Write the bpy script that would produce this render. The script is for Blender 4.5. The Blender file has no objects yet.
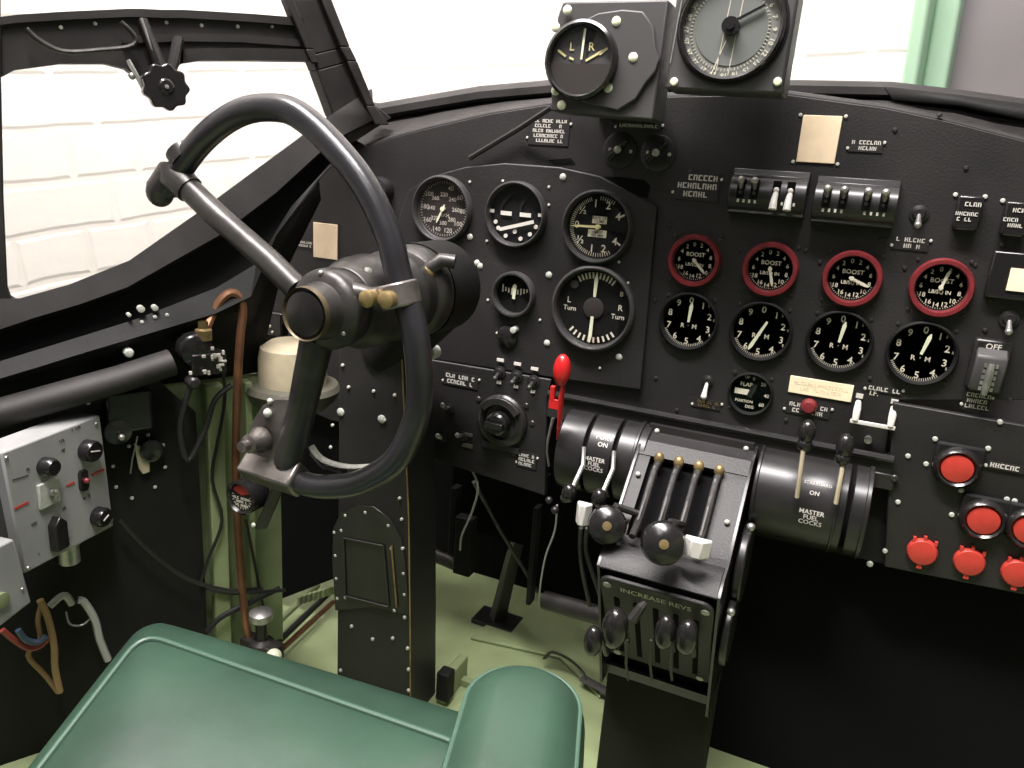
import bpy, bmesh, math, random
from mathutils import Vector as V, Matrix as M
random.seed(7)
S = bpy.context.scene; COL = S.collection
pi = math.pi
# ------------------------------------------------------------------ camera
F = 768.5
yaw, pit, rol = (math.radians(a) for a in (23.46, 15.71, 4.035))
fw = V((-math.sin(yaw)*math.cos(pit), math.cos(yaw)*math.cos(pit), -math.sin(pit)))
rt = V((math.cos(yaw), math.sin(yaw), 0)); up = rt.cross(fw)
rt, up = rt*math.cos(rol)+up*math.sin(rol), -rt*math.sin(rol)+up*math.cos(rol)
CAM = V((0, -.9, 1.1))
cd = bpy.data.cameras.new('camera'); co = bpy.data.objects.new('camera', cd); COL.objects.link(co)
cd.sensor_width = 36; cd.lens = F/1024*36; cd.clip_start = .01
co.matrix_world = M(((rt.x, up.x, -fw.x, CAM.x), (rt.y, up.y, -fw.y, CAM.y), (rt.z, up.z, -fw.z, CAM.z), (0, 0, 0, 1)))
S.camera = co
# measuring helpers: the point of a real plane that lies behind a place in the photograph
def ray(px, py): return fw+rt*((px-512)/F)-up*((py-384)/F)
class Fr:
    def __init__(s, o, X, Z=V((0, 0, 1))):
        s.o = V(o); s.X = V(X).normalized(); s.Y = V(Z).cross(s.X).normalized(); s.Z = s.X.cross(s.Y)
        s.R = M((s.X, s.Y, s.Z)).transposed()
    def w(s, px, py, off=0):           # world point on the plane lying off towards the viewer
        d = ray(px, py); o = s.o-s.Y*off
        return CAM+d*((o-CAM).dot(s.Y)/d.dot(s.Y))
    def l(s, px, py, off=0):           # local (x, z)
        p = s.w(px, py, off)-s.o; return (p.dot(s.X), p.dot(s.Z))
    def size(s, px, py, w, h, off=0):
        a = s.l(px-w/2, py, off); b = s.l(px+w/2, py, off); c = s.l(px, py-h/2, off); d = s.l(px, py+h/2, off)
        return math.hypot(b[0]-a[0], b[1]-a[1]), math.hypot(c[0]-d[0], c[1]-d[1])
    def mat(s, p): return M.Translation(p) @ s.R.to_4x4()
    def g(s, x, y, z): return s.o+s.X*x+s.Y*y+s.Z*z
PAN = Fr((0, 0, 0), (1, 0, 0))
SID = Fr((-.62, .03, 0), (.487, .873, 0))
def PW(px, py, Y): return PAN.w(px, py, -Y)
def ZW(px, py, z): d = ray(px, py); return CAM+d*((z-CAM.z)/d.z)
# ------------------------------------------------------------------ materials
def mat(name, col, rough=.5, metal=0, spec=.5, bump=0, bscale=60, var=0, vscale=12, col2=None, coat=0, wear=None, wcol=(.3,.28,.24), emit=0):
    m = bpy.data.materials.new(name); m.use_nodes = True; n = m.node_tree; N = n.nodes; L = n.links
    b = N['Principled BSDF']; b.inputs['Base Color'].default_value = (*col, 1); b.inputs['Roughness'].default_value = rough
    b.inputs['Metallic'].default_value = metal; b.inputs['Specular IOR Level'].default_value = spec; b.inputs['Coat Weight'].default_value = coat
    tc = N.new('ShaderNodeTexCoord')
    src = None
    if var or col2:
        t = N.new('ShaderNodeTexNoise'); t.inputs['Scale'].default_value = vscale; t.inputs['Detail'].default_value = 5
        L.new(tc.outputs['Object'], t.inputs['Vector'])
        r = N.new('ShaderNodeValToRGB'); r.color_ramp.elements[0].position = .35; r.color_ramp.elements[1].position = .68
        c2 = col2 or tuple(c*(1+var) for c in col)
        r.color_ramp.elements[0].color = (*[c*(1-var) for c in col], 1); r.color_ramp.elements[1].color = (*c2, 1)
        L.new(t.outputs['Fac'], r.inputs['Fac']); L.new(r.outputs['Color'], b.inputs['Base Color']); src = r.outputs['Color']
    if wear:
        t = N.new('ShaderNodeTexNoise'); t.inputs['Scale'].default_value = 55; t.inputs['Detail'].default_value = 8; t.inputs['Roughness'].default_value = .7
        L.new(tc.outputs['Object'], t.inputs['Vector'])
        r = N.new('ShaderNodeValToRGB'); r.color_ramp.elements[0].position = wear; r.color_ramp.elements[1].position = wear+.06
        L.new(t.outputs['Fac'], r.inputs['Fac'])
        mx = N.new('ShaderNodeMix'); mx.data_type = 'RGBA'; L.new(r.outputs['Color'], mx.inputs[0])
        if src: L.new(src, mx.inputs[6])
        else: mx.inputs[6].default_value = (*col, 1)
        mx.inputs[7].default_value = (*wcol, 1); L.new(mx.outputs[2], b.inputs['Base Color'])
    if bump:
        t = N.new('ShaderNodeTexNoise'); t.inputs['Scale'].default_value = bscale; t.inputs['Detail'].default_value = 4
        L.new(tc.outputs['Object'], t.inputs['Vector'])
        bp = N.new('ShaderNodeBump'); bp.inputs['Strength'].default_value = bump; bp.inputs['Distance'].default_value = .004
        L.new(t.outputs['Fac'], bp.inputs['Height']); L.new(bp.outputs['Normal'], b.inputs['Normal'])
    if emit: b.inputs['Emission Color'].default_value = (*col, 1); b.inputs['Emission Strength'].default_value = emit
    return m
K = dict(
 panel=mat('black_crackle_paint', (.017, .0155, .0155), .5, bump=.12, bscale=400, var=.3, vscale=9, spec=.4, wear=.74, wcol=(.09, .085, .08)),
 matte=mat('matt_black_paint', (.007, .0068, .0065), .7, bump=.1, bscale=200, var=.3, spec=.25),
 gloss=mat('satin_black_enamel', (.016, .015, .015), .33, spec=.5, var=.3, vscale=20, wear=.72, wcol=(.12, .11, .1)),
 bake=mat('black_bakelite', (.013, .012, .012), .22, spec=.55),
 rim=mat('worn_black_rubber', (.018, .0175, .020), .29, spec=.6, bump=.06, bscale=90, var=.3, vscale=15),
 gun=mat('worn_gunmetal', (.05, .047, .045), .38, .55, bump=.1, bscale=120, var=.35, vscale=25, wear=.66, wcol=(.16, .14, .10)),
 steelw=mat('polished_worn_steel', (.22, .20, .185), .33, .75, bump=.1, bscale=80, var=.35, vscale=30),
 steel=mat('dull_steel', (.42, .41, .39), .38, .8, var=.2, vscale=60),
 stud=mat('grey_stud_paint', (.46, .47, .42), .45, .1, var=.15, vscale=200),
 asi=mat('dim_marking', (.42, .38, .34), .5),
 lum=mat('greenish_cream_paint', (.66, .68, .50), .5),
 dial=mat('dial_black', (.009, .009, .009), .6, spec=.3),
 dialgrey=mat('compass_card_grey', (.16, .165, .15), .5), dialgrey2=mat('compass_card_inner', (.13, .14, .13), .5),
 dialbrown=mat('dial_brown_black', (.035, .03, .028), .5, spec=.3),
 white=mat('ivory_marking', (.62, .58, .46), .5),
 yell=mat('aged_luminous_paint', (.60, .55, .28), .5),
 placard=mat('engraved_white', (.62, .59, .54), .5),
 grey=mat('radio_grey_paint', (.27, .272, .268), .45, bump=.05, bscale=300, var=.12, vscale=10),
 greyd=mat('dull_grey_face', (.048, .046, .046), .5),
 red=mat('red_button_enamel', (.46, .042, .030), .4, spec=.45, var=.08, vscale=90),
 redp=mat('red_lever_paint', (.50, .014, .016), .28, spec=.6),
 redr=mat('dark_red_bezel', (.16, .020, .024), .34, spec=.5, var=.2, vscale=60),
 beige=mat('beige_card', (.82, .65, .45), .6, var=.06, vscale=60),
 cream=mat('cream_card', (.92, .80, .55), .6, var=.06, vscale=60),
 creamd=mat('aged_cream_paint', (.44, .38, .26), .5, var=.2, vscale=25),
 olive=mat('olive_grey_metal', (.085, .082, .06), .45, var=.2),
 brassd=mat('blackened_brass', (.11, .085, .05), .4, .5, var=.5, vscale=40), rimg=mat('grey_black_rim', (.050, .048, .048), .38, .2, var=.2, vscale=40),
 brass=mat('worn_brass', (.30, .22, .10), .4, .6, var=.3, vscale=40),
 copper=mat('copper_pipe', (.20, .095, .05), .4, .5, var=.3, vscale=30),
 green=mat('cockpit_green_paint', (.23, .28, .14), .5, bump=.1, bscale=40, var=.22, vscale=8, wear=.70, wcol=(.10, .12, .07)),
 greenw=mat('faded_wall_green', (.16, .205, .10), .5, var=.35, vscale=9),
 leather=mat('green_leather', (.030, .066, .043), .42, spec=.55, bump=.45, bscale=11, var=.25, vscale=7),
 piping=mat('green_piping', (.06, .115, .08), .45, spec=.5),
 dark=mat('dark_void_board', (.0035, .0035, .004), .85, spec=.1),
 basecv=mat('dark_olive_canvas', (.012, .013, .009), .8, spec=.2, bump=.2),
 mint=mat('mint_green_door_frame', (.45, .66, .49), .5),
 door=mat('grey_door', (.24, .22, .23), .6, var=.12, vscale=3),
 wire=mat('black_cable', (.010, .010, .010), .45),
 tan=mat('tan_cable', (.30, .19, .09), .6), redw=mat('red_cable', (.28, .05, .04), .5), bluew=mat('blue_cable', (.06, .10, .16), .5),
 whitep=mat('white_plastic_tab', (.62, .60, .56), .4),
 clear=mat('greasy_clear_sleeve', (.30, .30, .29), .2, spec=.8),
 ledge=mat('dusty_black_ledge', (.020, .018, .0175), .6, spec=.3, var=.35, vscale=14, bump=.1, bscale=60),
)
def glassmat(name, tint=(1, 1, 1), refl=.06, rough=.02):
    m = bpy.data.materials.new(name); m.use_nodes = True; N = m.node_tree.nodes; L = m.node_tree.links
    N.remove(N['Principled BSDF']); o = N['Material Output']
    t = N.new('ShaderNodeBsdfTransparent'); t.inputs[0].default_value = (*tint, 1)
    g = N.new('ShaderNodeBsdfGlossy'); g.inputs['Roughness'].default_value = rough
    lw = N.new('ShaderNodeLayerWeight'); lw.inputs[0].default_value = .5
    mp = N.new('ShaderNodeMapRange'); mp.inputs[3].default_value = refl; mp.inputs[4].default_value = .5
    pw = N.new('ShaderNodeMath'); pw.operation = 'POWER'; pw.inputs[1].default_value = 4
    L.new(lw.outputs['Facing'], pw.inputs[0]); L.new(pw.outputs[0], mp.inputs[0])
    x = N.new('ShaderNodeMixShader'); L.new(mp.outputs[0], x.inputs[0]); L.new(t.outputs[0], x.inputs[1]); L.new(g.outputs[0], x.inputs[2])
    L.new(x.outputs[0], o.inputs[0]); return m
K['glass'] = glassmat('gauge_glass', refl=.025, rough=.08)
K['pane'] = glassmat('perspex_pane', (.97, .97, .96), .02)
def brickmat():
    m = bpy.data.materials.new('white_painted_brick'); m.use_nodes = True; N = m.node_tree.nodes; L = m.node_tree.links
    b = N['Principled BSDF']; b.inputs['Roughness'].default_value = .6
    tc = N.new('ShaderNodeTexCoord'); br = N.new('ShaderNodeTexBrick')
    wn = N.new('ShaderNodeTexNoise'); wn.inputs['Scale'].default_value = 9; L.new(tc.outputs['Object'], wn.inputs['Vector'])
    vm = N.new('ShaderNodeVectorMath'); vm.operation = 'MULTIPLY_ADD'; vm.inputs[1].default_value = (.012, .012, .012)
    L.new(wn.outputs['Color'], vm.inputs[0]); L.new(tc.outputs['Object'], vm.inputs[2])
    L.new(vm.outputs[0], br.inputs['Vector'])
    br.offset = .5; br.squash = .5; br.squash_frequency = 2
    br.inputs['Scale'].default_value = 1; br.inputs['Brick Width'].default_value = .215; br.inputs['Row Height'].default_value = .076
    br.inputs['Mortar Size'].default_value = .009; br.inputs['Mortar Smooth'].default_value = .7
    br.inputs['Color1'].default_value = (.86, .82, .785, 1); br.inputs['Color2'].default_value = (.83, .79, .755, 1); br.inputs['Mortar'].default_value = (.82, .78, .74, 1)
    L.new(br.outputs['Color'], b.inputs['Base Color'])
    ns = N.new('ShaderNodeTexNoise'); ns.inputs['Scale'].default_value = 45; L.new(tc.outputs['Object'], ns.inputs['Vector'])
    ma = N.new('ShaderNodeMath'); ma.operation = 'MULTIPLY_ADD'; ma.inputs[1].default_value = .35; 
    inv = N.new('ShaderNodeMath'); inv.operation = 'SUBTRACT'; inv.inputs[0].default_value = 1; L.new(br.outputs['Fac'], inv.inputs[1])
    L.new(ns.outputs['Fac'], ma.inputs[0]); L.new(inv.outputs[0], ma.inputs[2])
    bp = N.new('ShaderNodeBump'); bp.inputs['Strength'].default_value = .22; bp.inputs['Distance'].default_value = .006
    L.new(ma.outputs[0], bp.inputs['Height']); L.new(bp.outputs['Normal'], b.inputs['Normal'])
    return m
K['brick'] = brickmat()
# ------------------------------------------------------------------ mesh builder
_txt = {}
def text_geo(s, bold=True):
    if s in _txt: return _txt[s]
    c = bpy.data.curves.new('t', 'FONT'); c.body = s; c.size = 1; c.align_x = 'CENTER'; c.align_y = 'CENTER'; c.resolution_u = 2
    c.space_line = .85
    if bold: c.offset = .012
    o = bpy.data.objects.new('t', c); COL.objects.link(o)
    me = o.evaluated_get(bpy.context.evaluated_depsgraph_get()).to_mesh()
    r = ([tuple(v.co) for v in me.vertices], [tuple(p.vertices) for p in me.polygons])
    bpy.data.objects.remove(o); bpy.data.curves.remove(c); _txt[s] = r; return r
class MB:
    def __init__(s): s.bm = bmesh.new(); s.mi = 0
    def m(s, i): s.mi = i; return s
    def face(s, vs):
        try: f = s.bm.faces.new(vs); f.material_index = s.mi; return f
        except ValueError: return None
    def add(s, verts, faces, T=None):
        vs = [s.bm.verts.new(T @ V(v) if T else V(v)) for v in verts]
        for f in faces: s.face([vs[i] for i in f])
        return s
    def box(s, c, sz, T=None):
        x, y, z = (a/2 for a in sz); c = V(c)
        v = [c+V((i*x, j*y, k*z)) for i in (-1, 1) for j in (-1, 1) for k in (-1, 1)]
        return s.add(v, [(0, 1, 3, 2), (4, 6, 7, 5), (0, 4, 5, 1), (2, 3, 7, 6), (0, 2, 6, 4), (1, 5, 7, 3)], T)
    def ring(s, c, u, v, r, n): return [s.bm.verts.new(c+u*(r*math.cos(2*pi*i/n))+v*(r*math.sin(2*pi*i/n))) for i in range(n)]
    def tube(s, pts, r, n=10, caps=True, flat=1, upv=None):
        pts = [V(p) for p in pts]; rs = r if isinstance(r, (list, tuple)) else [r]*len(pts)
        prev = None; rings = []
        for i, p in enumerate(pts):
            t = (pts[min(i+1, len(pts)-1)]-pts[max(i-1, 0)]).normalized()
            if prev is None:
                a = upv or (V((0, 0, 1)) if abs(t.z) < .9 else V((1, 0, 0))); u = (V(a)-t*t.dot(V(a))).normalized()
            else: u = (prev-t*t.dot(prev)).normalized()
            prev = u; w = t.cross(u)
            rings.append(s.ring(p, u*flat, w, max(rs[i], 1e-5), n))
        for a, b in zip(rings, rings[1:]):
            for i in range(n): s.face([a[i], a[(i+1) % n], b[(i+1) % n], b[i]])
        if caps: s.face(rings[0][::-1]); s.face(rings[-1])
        return s
    def cyl(s, p0, p1, r0, r1=None, n=24): return s.tube([p0, p1], [r0, r0 if r1 is None else r1], n)
    def lathe(s, prof, c=(0, 0, 0), n=40, ax='Y', T=None, closed=False):   # prof (r, h): h towards the viewer (-Y), or +Z / +X
        c = V(c); rings = []
        for r, h in prof:
            if r < 1e-6: rings.append([s.bm.verts.new(c+dict(Y=V((0, -h, 0)), Z=V((0, 0, h)), X=V((h, 0, 0)))[ax])]); continue
            R = []
            for i in range(n):
                a = 2*pi*i/n; p, q = r*math.cos(a), r*math.sin(a)
                R.append(s.bm.verts.new(c+dict(Y=V((p, -h, q)), Z=V((p, q, h)), X=V((h, p, q)))[ax]))
            rings.append(R)
        pr = list(zip(rings, rings[1:]))+([(rings[-1], rings[0])] if closed else [])
        for a, b in pr:
            for i in range(n):
                j = (i+1) % n
                if len(a) == 1 and len(b) == 1: continue
                if len(a) == 1: s.face([a[0], b[j], b[i]])
                elif len(b) == 1: s.face([a[i], a[j], b[0]])
                else: s.face([a[i], a[j], b[j], b[i]])
        if T:
            for R in rings:
                for v in R: v.co = T @ v.co
        return s
    def prism(s, poly, h0, h1, T=None, f=None):      # poly in (x, z), thickness along -Y from h0 to h1
        f = f or (lambda x, h, z: V((x, -h, z)))
        a = [s.bm.verts.new(f(x, h0, z)) for x, z in poly]; b = [s.bm.verts.new(f(x, h1, z)) for x, z in poly]
        if T:
            for v in a+b: v.co = T @ v.co
        n = len(a); s.face(a[::-1]); s.face(b)
        for i in range(n): s.face([a[i], a[(i+1) % n], b[(i+1) % n], b[i]])
        return s
    def ball(s, c, r, sc=(1, 1, 1), n=16, T=None):
        p = [(math.sin(pi*i/10)*r, -math.cos(pi*i/10)*r) for i in range(11)]; p[0] = (0, -r); p[-1] = (0, r)
        k = M.Translation(V(c)) @ M.Diagonal((*sc, 1))
        return s.lathe(p, n=n, ax='Z', T=(T @ k if T else k))
    def text(s, t, x, z, size, h=.001, rot=0, sx=1):
        vs, fs = text_geo(t); ca, sa = math.cos(rot), math.sin(rot)
        out = []
        for a, b, _ in vs:
            a *= size*sx; b *= size; out.append((x+a*ca-b*sa, -h, z+a*sa+b*ca))
        return s.add(out, fs)
    def bar(s, x0, z0, x1, z1, w, h=.001, h0=None, w1=None):
        d = V((x1-x0, z1-z0)); n = V((-d.y, d.x)).normalized(); w1 = w if w1 is None else w1
        a = n*w/2; b = n*w1/2
        return s.prism([(x0-a.x, z0-a.y), (x1-b.x, z1-b.y), (x1+b.x, z1+b.y), (x0+a.x, z0+a.y)], h0 if h0 is not None else h-.0004, h)
    def scrib(s, x, z, w, hgt, rows, h=.001, seed=0):   # rows of worn engraved lettering
        R = random.Random(seed+int(abs(x)*9999)); rh = hgt/rows
        for r in range(rows):
            ww = w*(1 if r == 0 else R.uniform(.6, 1)); cx = x-ww/2; zz = z+hgt/2-rh*(r+.5); u = rh*.62
            while cx < x+ww/2-u*.4:
                if R.random() > .14:
                    k = R.randrange(4); hh = rh*.33; q = u*.16
                    s.bar(cx+q, zz-hh, cx+q, zz+hh, u*.26, h)
                    if k in (0, 2): s.bar(cx+q, zz+hh*.85, cx+u*.8, zz+hh*.85, rh*.14, h)
                    if k in (1, 2): s.bar(cx+u*.7, zz-hh, cx+u*.7, zz+hh, u*.22, h)
                    if k in (3, 0): s.bar(cx+q, zz-hh*.8, cx+u*.8, zz-hh*.8, rh*.14, h)
                    if k == 1: s.bar(cx+q, zz, cx+u*.8, zz, rh*.12, h)
                cx += u
        return s
    def build(s, name, ms, parent=None, bevel=0, smooth=True, subd=0, solid=0, mw=None, seg=2):
        bmesh.ops.recalc_face_normals(s.bm, faces=s.bm.faces[:])
        me = bpy.data.meshes.new(name); s.bm.to_mesh(me); s.bm.free()
        for k in ([ms] if isinstance(ms, str) else ms): me.materials.append(K[k])
        if smooth:
            me.polygons.foreach_set('use_smooth', [True]*len(me.polygons)); me.set_sharp_from_angle(angle=math.radians(38))
        o = bpy.data.objects.new(name, me); COL.objects.link(o)
        if parent: o.parent = parent
        if mw is not None: o.matrix_world = mw
        if solid: d = o.modifiers.new('solid', 'SOLIDIFY'); d.thickness = solid; d.offset = 0
        if bevel: d = o.modifiers.new('bevel', 'BEVEL'); d.width = bevel; d.segments = seg; d.limit_method = 'ANGLE'; d.angle_limit = math.radians(40)
        if subd: d = o.modifiers.new('subd', 'SUBSURF'); d.levels = subd; d.render_levels = subd
        return o
def tag(o, label, cat, group=None):
    o['label'] = label; o['category'] = cat
    if group: o['group'] = group
    return o
def thing(name, label, cat, mw, group=None):
    o = bpy.data.objects.new(name, None); COL.objects.link(o); o.empty_display_size = .01; o.matrix_world = mw
    return tag(o, label, cat, group)
def on(fr, name, label, cat, px, py, off=0, group=None): return thing(name, label, cat, fr.mat(fr.w(px, py, off)), group)
def struct(o): o['kind'] = 'structure'; return o
_screw = {}
def screws(parent, pts, kind='stud', r=.0025, name='screw', h=0):
    key = (kind, r)
    if key not in _screw:
        b = MB(); b.lathe([(r, -.001), (r, .0006), (r*.75, .0016), (0, .002)], n=12)
        o = b.build(name, kind); _screw[key] = o.data; bpy.data.objects.remove(o)
    for x, z in pts:
        o = bpy.data.objects.new(name, _screw[key]); COL.objects.link(o); o.parent = parent; o.location = (x, -h, z)
def dig(a): return math.radians(a)
#==================================================================== the room outside
hy = V((.255, .958, .134)).normalized(); hz = (V((0, 0, 1))-hy*hy.z).normalized(); hx = hy.cross(hz)
HR = M((hx, hy, hz)).transposed().to_4x4()
P0 = CAM+ray(90, 132)*1.22          # a point of the left brick wall
WL = P0.dot(hx); CY = CAM.dot(hy); FLZ = -.9
def hbox(name, x0, x1, y0, y1, z0, z1, m):
    b = MB(); b.box(((x0+x1)/2, (y0+y1)/2, (z0+z1)/2), (x1-x0, y1-y0, z1-z0)); return struct(b.build(name, m, mw=HR, smooth=False))
def wallplane(name, o, X, w, h, m, th=.1):   # object coordinates run along the wall so that the bricks follow it
    Xn = V(X).normalized(); Yn = hz; Zn = Xn.cross(Yn)
    b = MB(); b.box((w/2, h/2, -th/2), (w, h, th)); R = M((Xn, Yn, Zn)).transposed().to_4x4()
    return struct(b.build(name, m, mw=M.Translation(o) @ R, smooth=False))
FY = 2.75
cornerp = CAM+ray(345, 50)*1; 
t = (WL-CAM.dot(hx))/ray(345, 50).dot(hx); FY = (CAM+ray(345, 50)*t).dot(hy)
H = lambda x, y, z: hx*x+hy*y+hz*z
wallplane('wall_left', H(WL, -2.5, FLZ), hy, FY+2.5, 4.2, 'brick')
wallplane('wall_front', H(WL, FY, FLZ), hx, 7, 4.2, 'brick')
hbox('ground_floor', WL, WL+7, -3.5, FY, FLZ-.05, FLZ, 'door')
wf = Fr(H(0, FY-.001, 0), hx, hz)
def wrect(px0, px1, py=40): return wf.l(px0, py)[0], wf.l(px1, py)[0]
fx0, fx1 = wrect(921, 961)
b = MB(); b.prism([(fx0, FLZ), (fx1*.4+fx0*.6, FLZ), (fx1*.4+fx0*.6, 3.3), (fx0, 3.3)], 0, .06); b.prism([(fx1*.4+fx0*.6, FLZ), (fx1, FLZ), (fx1, 3.3), (fx1*.4+fx0*.6, 3.3)], 0, .035)
struct(b.build('door_1', 'mint', mw=wf.mat(wf.o), bevel=.004))
b = MB(); b.box((fx1+.6, -.0, (FLZ+3.3)/2), (1.2, .03, 3.3-FLZ)); struct(b.build('door_2', 'door', mw=wf.mat(wf.o)))
#==================================================================== cockpit shell
FZ = .35
b = MB(); b.box((-.25, -.6, FZ-.01), (1.5, 2.0, .02)); b.box((-.25, .0, FZ+.0), (.001, .001, .001))
struct(b.build('floor', 'green'))
b = MB(); b.box((-.17, .30, .68), (1.40, .02, .66)); struct(b.build('wall_nose', 'dark'))
b = MB(); b.box((.52, -.6, .72), (.03, 2.0, .76)); struct(b.build('wall_right', 'greenw'))
b = MB(); b.box((-.25, -1.6, .72), (1.5, .03, .76)); struct(b.build('wall_rear', 'matte'))
# left side wall, green, below the sill (frame SID: local x forward, front towards +n)
xe = SID.l(281, 500, -.005)[0]
b = MB(); b.box((xe-.75, .015, .58), (1.5, .02, .46)); struct(b.build('wall_side', 'greenw', mw=SID.mat(SID.o)))
def sl(px, py, off=0): return SID.l(px, py, off)
def sprism(b, pts, h0, h1, off=0): return b.prism([sl(x, y, off) for x, y in pts], h0, h1)
# window frame: sill, upper rail, rear post, pillar
def loft(rows, n=None):
    b = MB(); R = [[b.bm.verts.new(p) for p in r] for r in rows]
    for a, c in zip(R, R[1:]):
        for i in range(len(a)-1): b.face([a[i], a[i+1], c[i+1], c[i]])
    return b
def S3(pts, off): return [SID.w(x, y, off) for x, y in pts]
rowA = [(-60, 312), (2, 300), (20, 300), (70, 286), (130, 262), (200, 213), (262, 167), (330, 117), (372, 90)]
rowB = [(-60, 338), (0, 328), (33, 317), (80, 303), (127, 286), (221, 233), (275, 192), (332, 140), (374, 118)]
rowC = [(-60, 395), (0, 378), (40, 366), (85, 352), (142, 335), (215, 313), (250, 296), (276, 236), (318, 180)]
rowD = [(-60, 420), (0, 402), (40, 390), (85, 377), (142, 362), (215, 345), (252, 322), (277, 255), (319, 190)]
rowE = [(-60, 452), (0, 435), (40, 420), (85, 407), (142, 386), (215, 378), (258, 372), (278, 285), (320, 200)]
def S3s(pts, off): return [SID.w(x, y, off) for x, y in pts]
rowM = [((a_[0]*.3+c_[0]*.7), (a_[1]*.3+c_[1]*.7)) for a_, c_ in zip(rowB, rowC)]
b = loft([S3(rowA, -.02), S3(rowA, .012), S3(rowB, .02), S3([(x, y+4) for x, y in rowB], .0)])
struct(b.build('window_1_sill', 'ledge', solid=.004))
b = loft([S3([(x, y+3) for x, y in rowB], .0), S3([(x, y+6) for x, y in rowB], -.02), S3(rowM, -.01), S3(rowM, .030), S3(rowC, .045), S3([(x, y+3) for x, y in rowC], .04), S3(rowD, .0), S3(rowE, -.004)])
struct(b.build('trim_3', 'matte', solid=.004))  # matt black here stands in for shade on the recessed shelf
def rail(b, top, bot, h0, h1):
    t = [sl(*p) for p in top]; u = [sl(*p) for p in bot]
    for i in range(len(t)-1): b.prism([t[i], t[i+1], u[i+1], u[i]], h0, h1)
b = MB(); top = [(-40, 22), (0, 19), (15, 17), (60, 14), (105, 12), (125, 11), (138, 11), (160, 12), (180, 12), (200, 13), (250, 16), (300, 20)]; bot = [(-40, 92), (0, 78), (15, 70), (60, 64), (105, 64), (125, 69), (138, 78), (160, 82), (180, 64), (200, 61), (250, 61), (316, 62)]
rail(b, top, bot, -.012, .006)
rail(b, [(x, y-1) for x, y in top], [(x, y+7) for x, y in top], .006, .012)
rail(b, [(180, 50), (200, 49), (250, 49), (305, 50)], [(180, 64), (200, 61), (250, 61), (310, 62)], .006, .014)
rail(b, [(120, 37), (180, 34), (240, 35), (305, 41)], [(120, 44), (180, 42), (240, 43), (307, 48)], .006, .010)
o = struct(b.build('window_1_rail', 'ledge', mw=SID.mat(SID.o)))
screws(o, [sl(x, y) for x, y in ((60, 28), (94, 24), (165, 23), (200, 26), (236, 27), (270, 27))], r=.0022, h=.006)
b = MB(); sprism(b, [(-14, -60), (0, -60), (0, 60), (3, 200), (7, 285), (11, 296), (22, 303), (-6, 322)], -.012, .012); struct(b.build('window_1_post', 'ledge', bevel=.002, mw=SID.mat(SID.o)))
b = MB(); rail(b, [(262, -60), (286, 0), (307, 56), (313, 71), (330, 117), (338, 150)], [(297, -60), (321, 0), (340, 48), (346, 62), (364, 100), (388, 118)], -.015, .012)
rail(b, [(292, -60), (314, 0), (333, 48), (340, 62), (359, 106), (368, 125)], [(299, -60), (324, 0), (343, 48), (350, 62), (368, 106), (382, 125)], .012, .022)
rail(b, [(255, -60), (280, 0), (300, 50), (306, 64)], [(262, -60), (288, 0), (308, 50), (314, 64)], .0, .018)
struct(b.build('window_1_pillar', 'ledge', bevel=.0015, mw=SID.mat(SID.o)))
b = MB(); sprism(b, [(-20, 60), (312, 60), (335, 118), (262, 172), (200, 218), (130, 268), (70, 292), (-20, 308)], -.003, -.001); struct(b.build('window_1', 'pane', mw=SID.mat(SID.o)))
b = MB(); sprism(b, [(-20, -80), (262, -80), (305, 22), (-20, 22)], -.003, -.001); struct(b.build('window_2', 'pane', mw=SID.mat(SID.o)))
# coaming along the windscreen and the panel's top
ctop = [(340, 95), (364, 102), (380, 104), (420, 97), (480, 87), (560, 80), (640, 78), (790, 81), (891, 83), (960, 91), (1024, 100), (1110, 115)]
def dn(pts, k): return [(x, y+k) for x, y in pts]
ptop = [(345, 168), (367, 147), (392, 138), (430, 128), (490, 114), (560, 103), (640, 97), (790, 95), (885, 108), (950, 122), (1024, 141), (1110, 166)]
def Q3(pts, Y): return [PW(x, y, Y) for x, y in pts]
b = loft([Q3(dn(ctop, 0), .085), Q3(dn(ctop, 1), .062), Q3(dn(ctop, 5), .056), Q3(dn(ctop, 11), .056), Q3(dn(ctop, 14), .062), Q3(dn(ctop, 16), .075), Q3(dn(ptop, -3), .03), Q3(ptop, .002)])
struct(b.build('trim_1', 'ledge', solid=.003))
b = MB(); b.add([PW(330, 104, .075), PW(1110, 118, .075), PW(1110, -60, .12), PW(300, -60, .12)], [(0, 1, 2, 3)]); struct(b.build('window_3', 'pane', solid=.003, smooth=False))
b = loft([Q3([(885, 88), (960, 96), (1024, 105), (1110, 120)], .05), Q3([(893, 100), (960, 106), (1024, 120), (1110, 136)], .045)])
struct(b.build('trim_2', 'matte', solid=.004))
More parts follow.
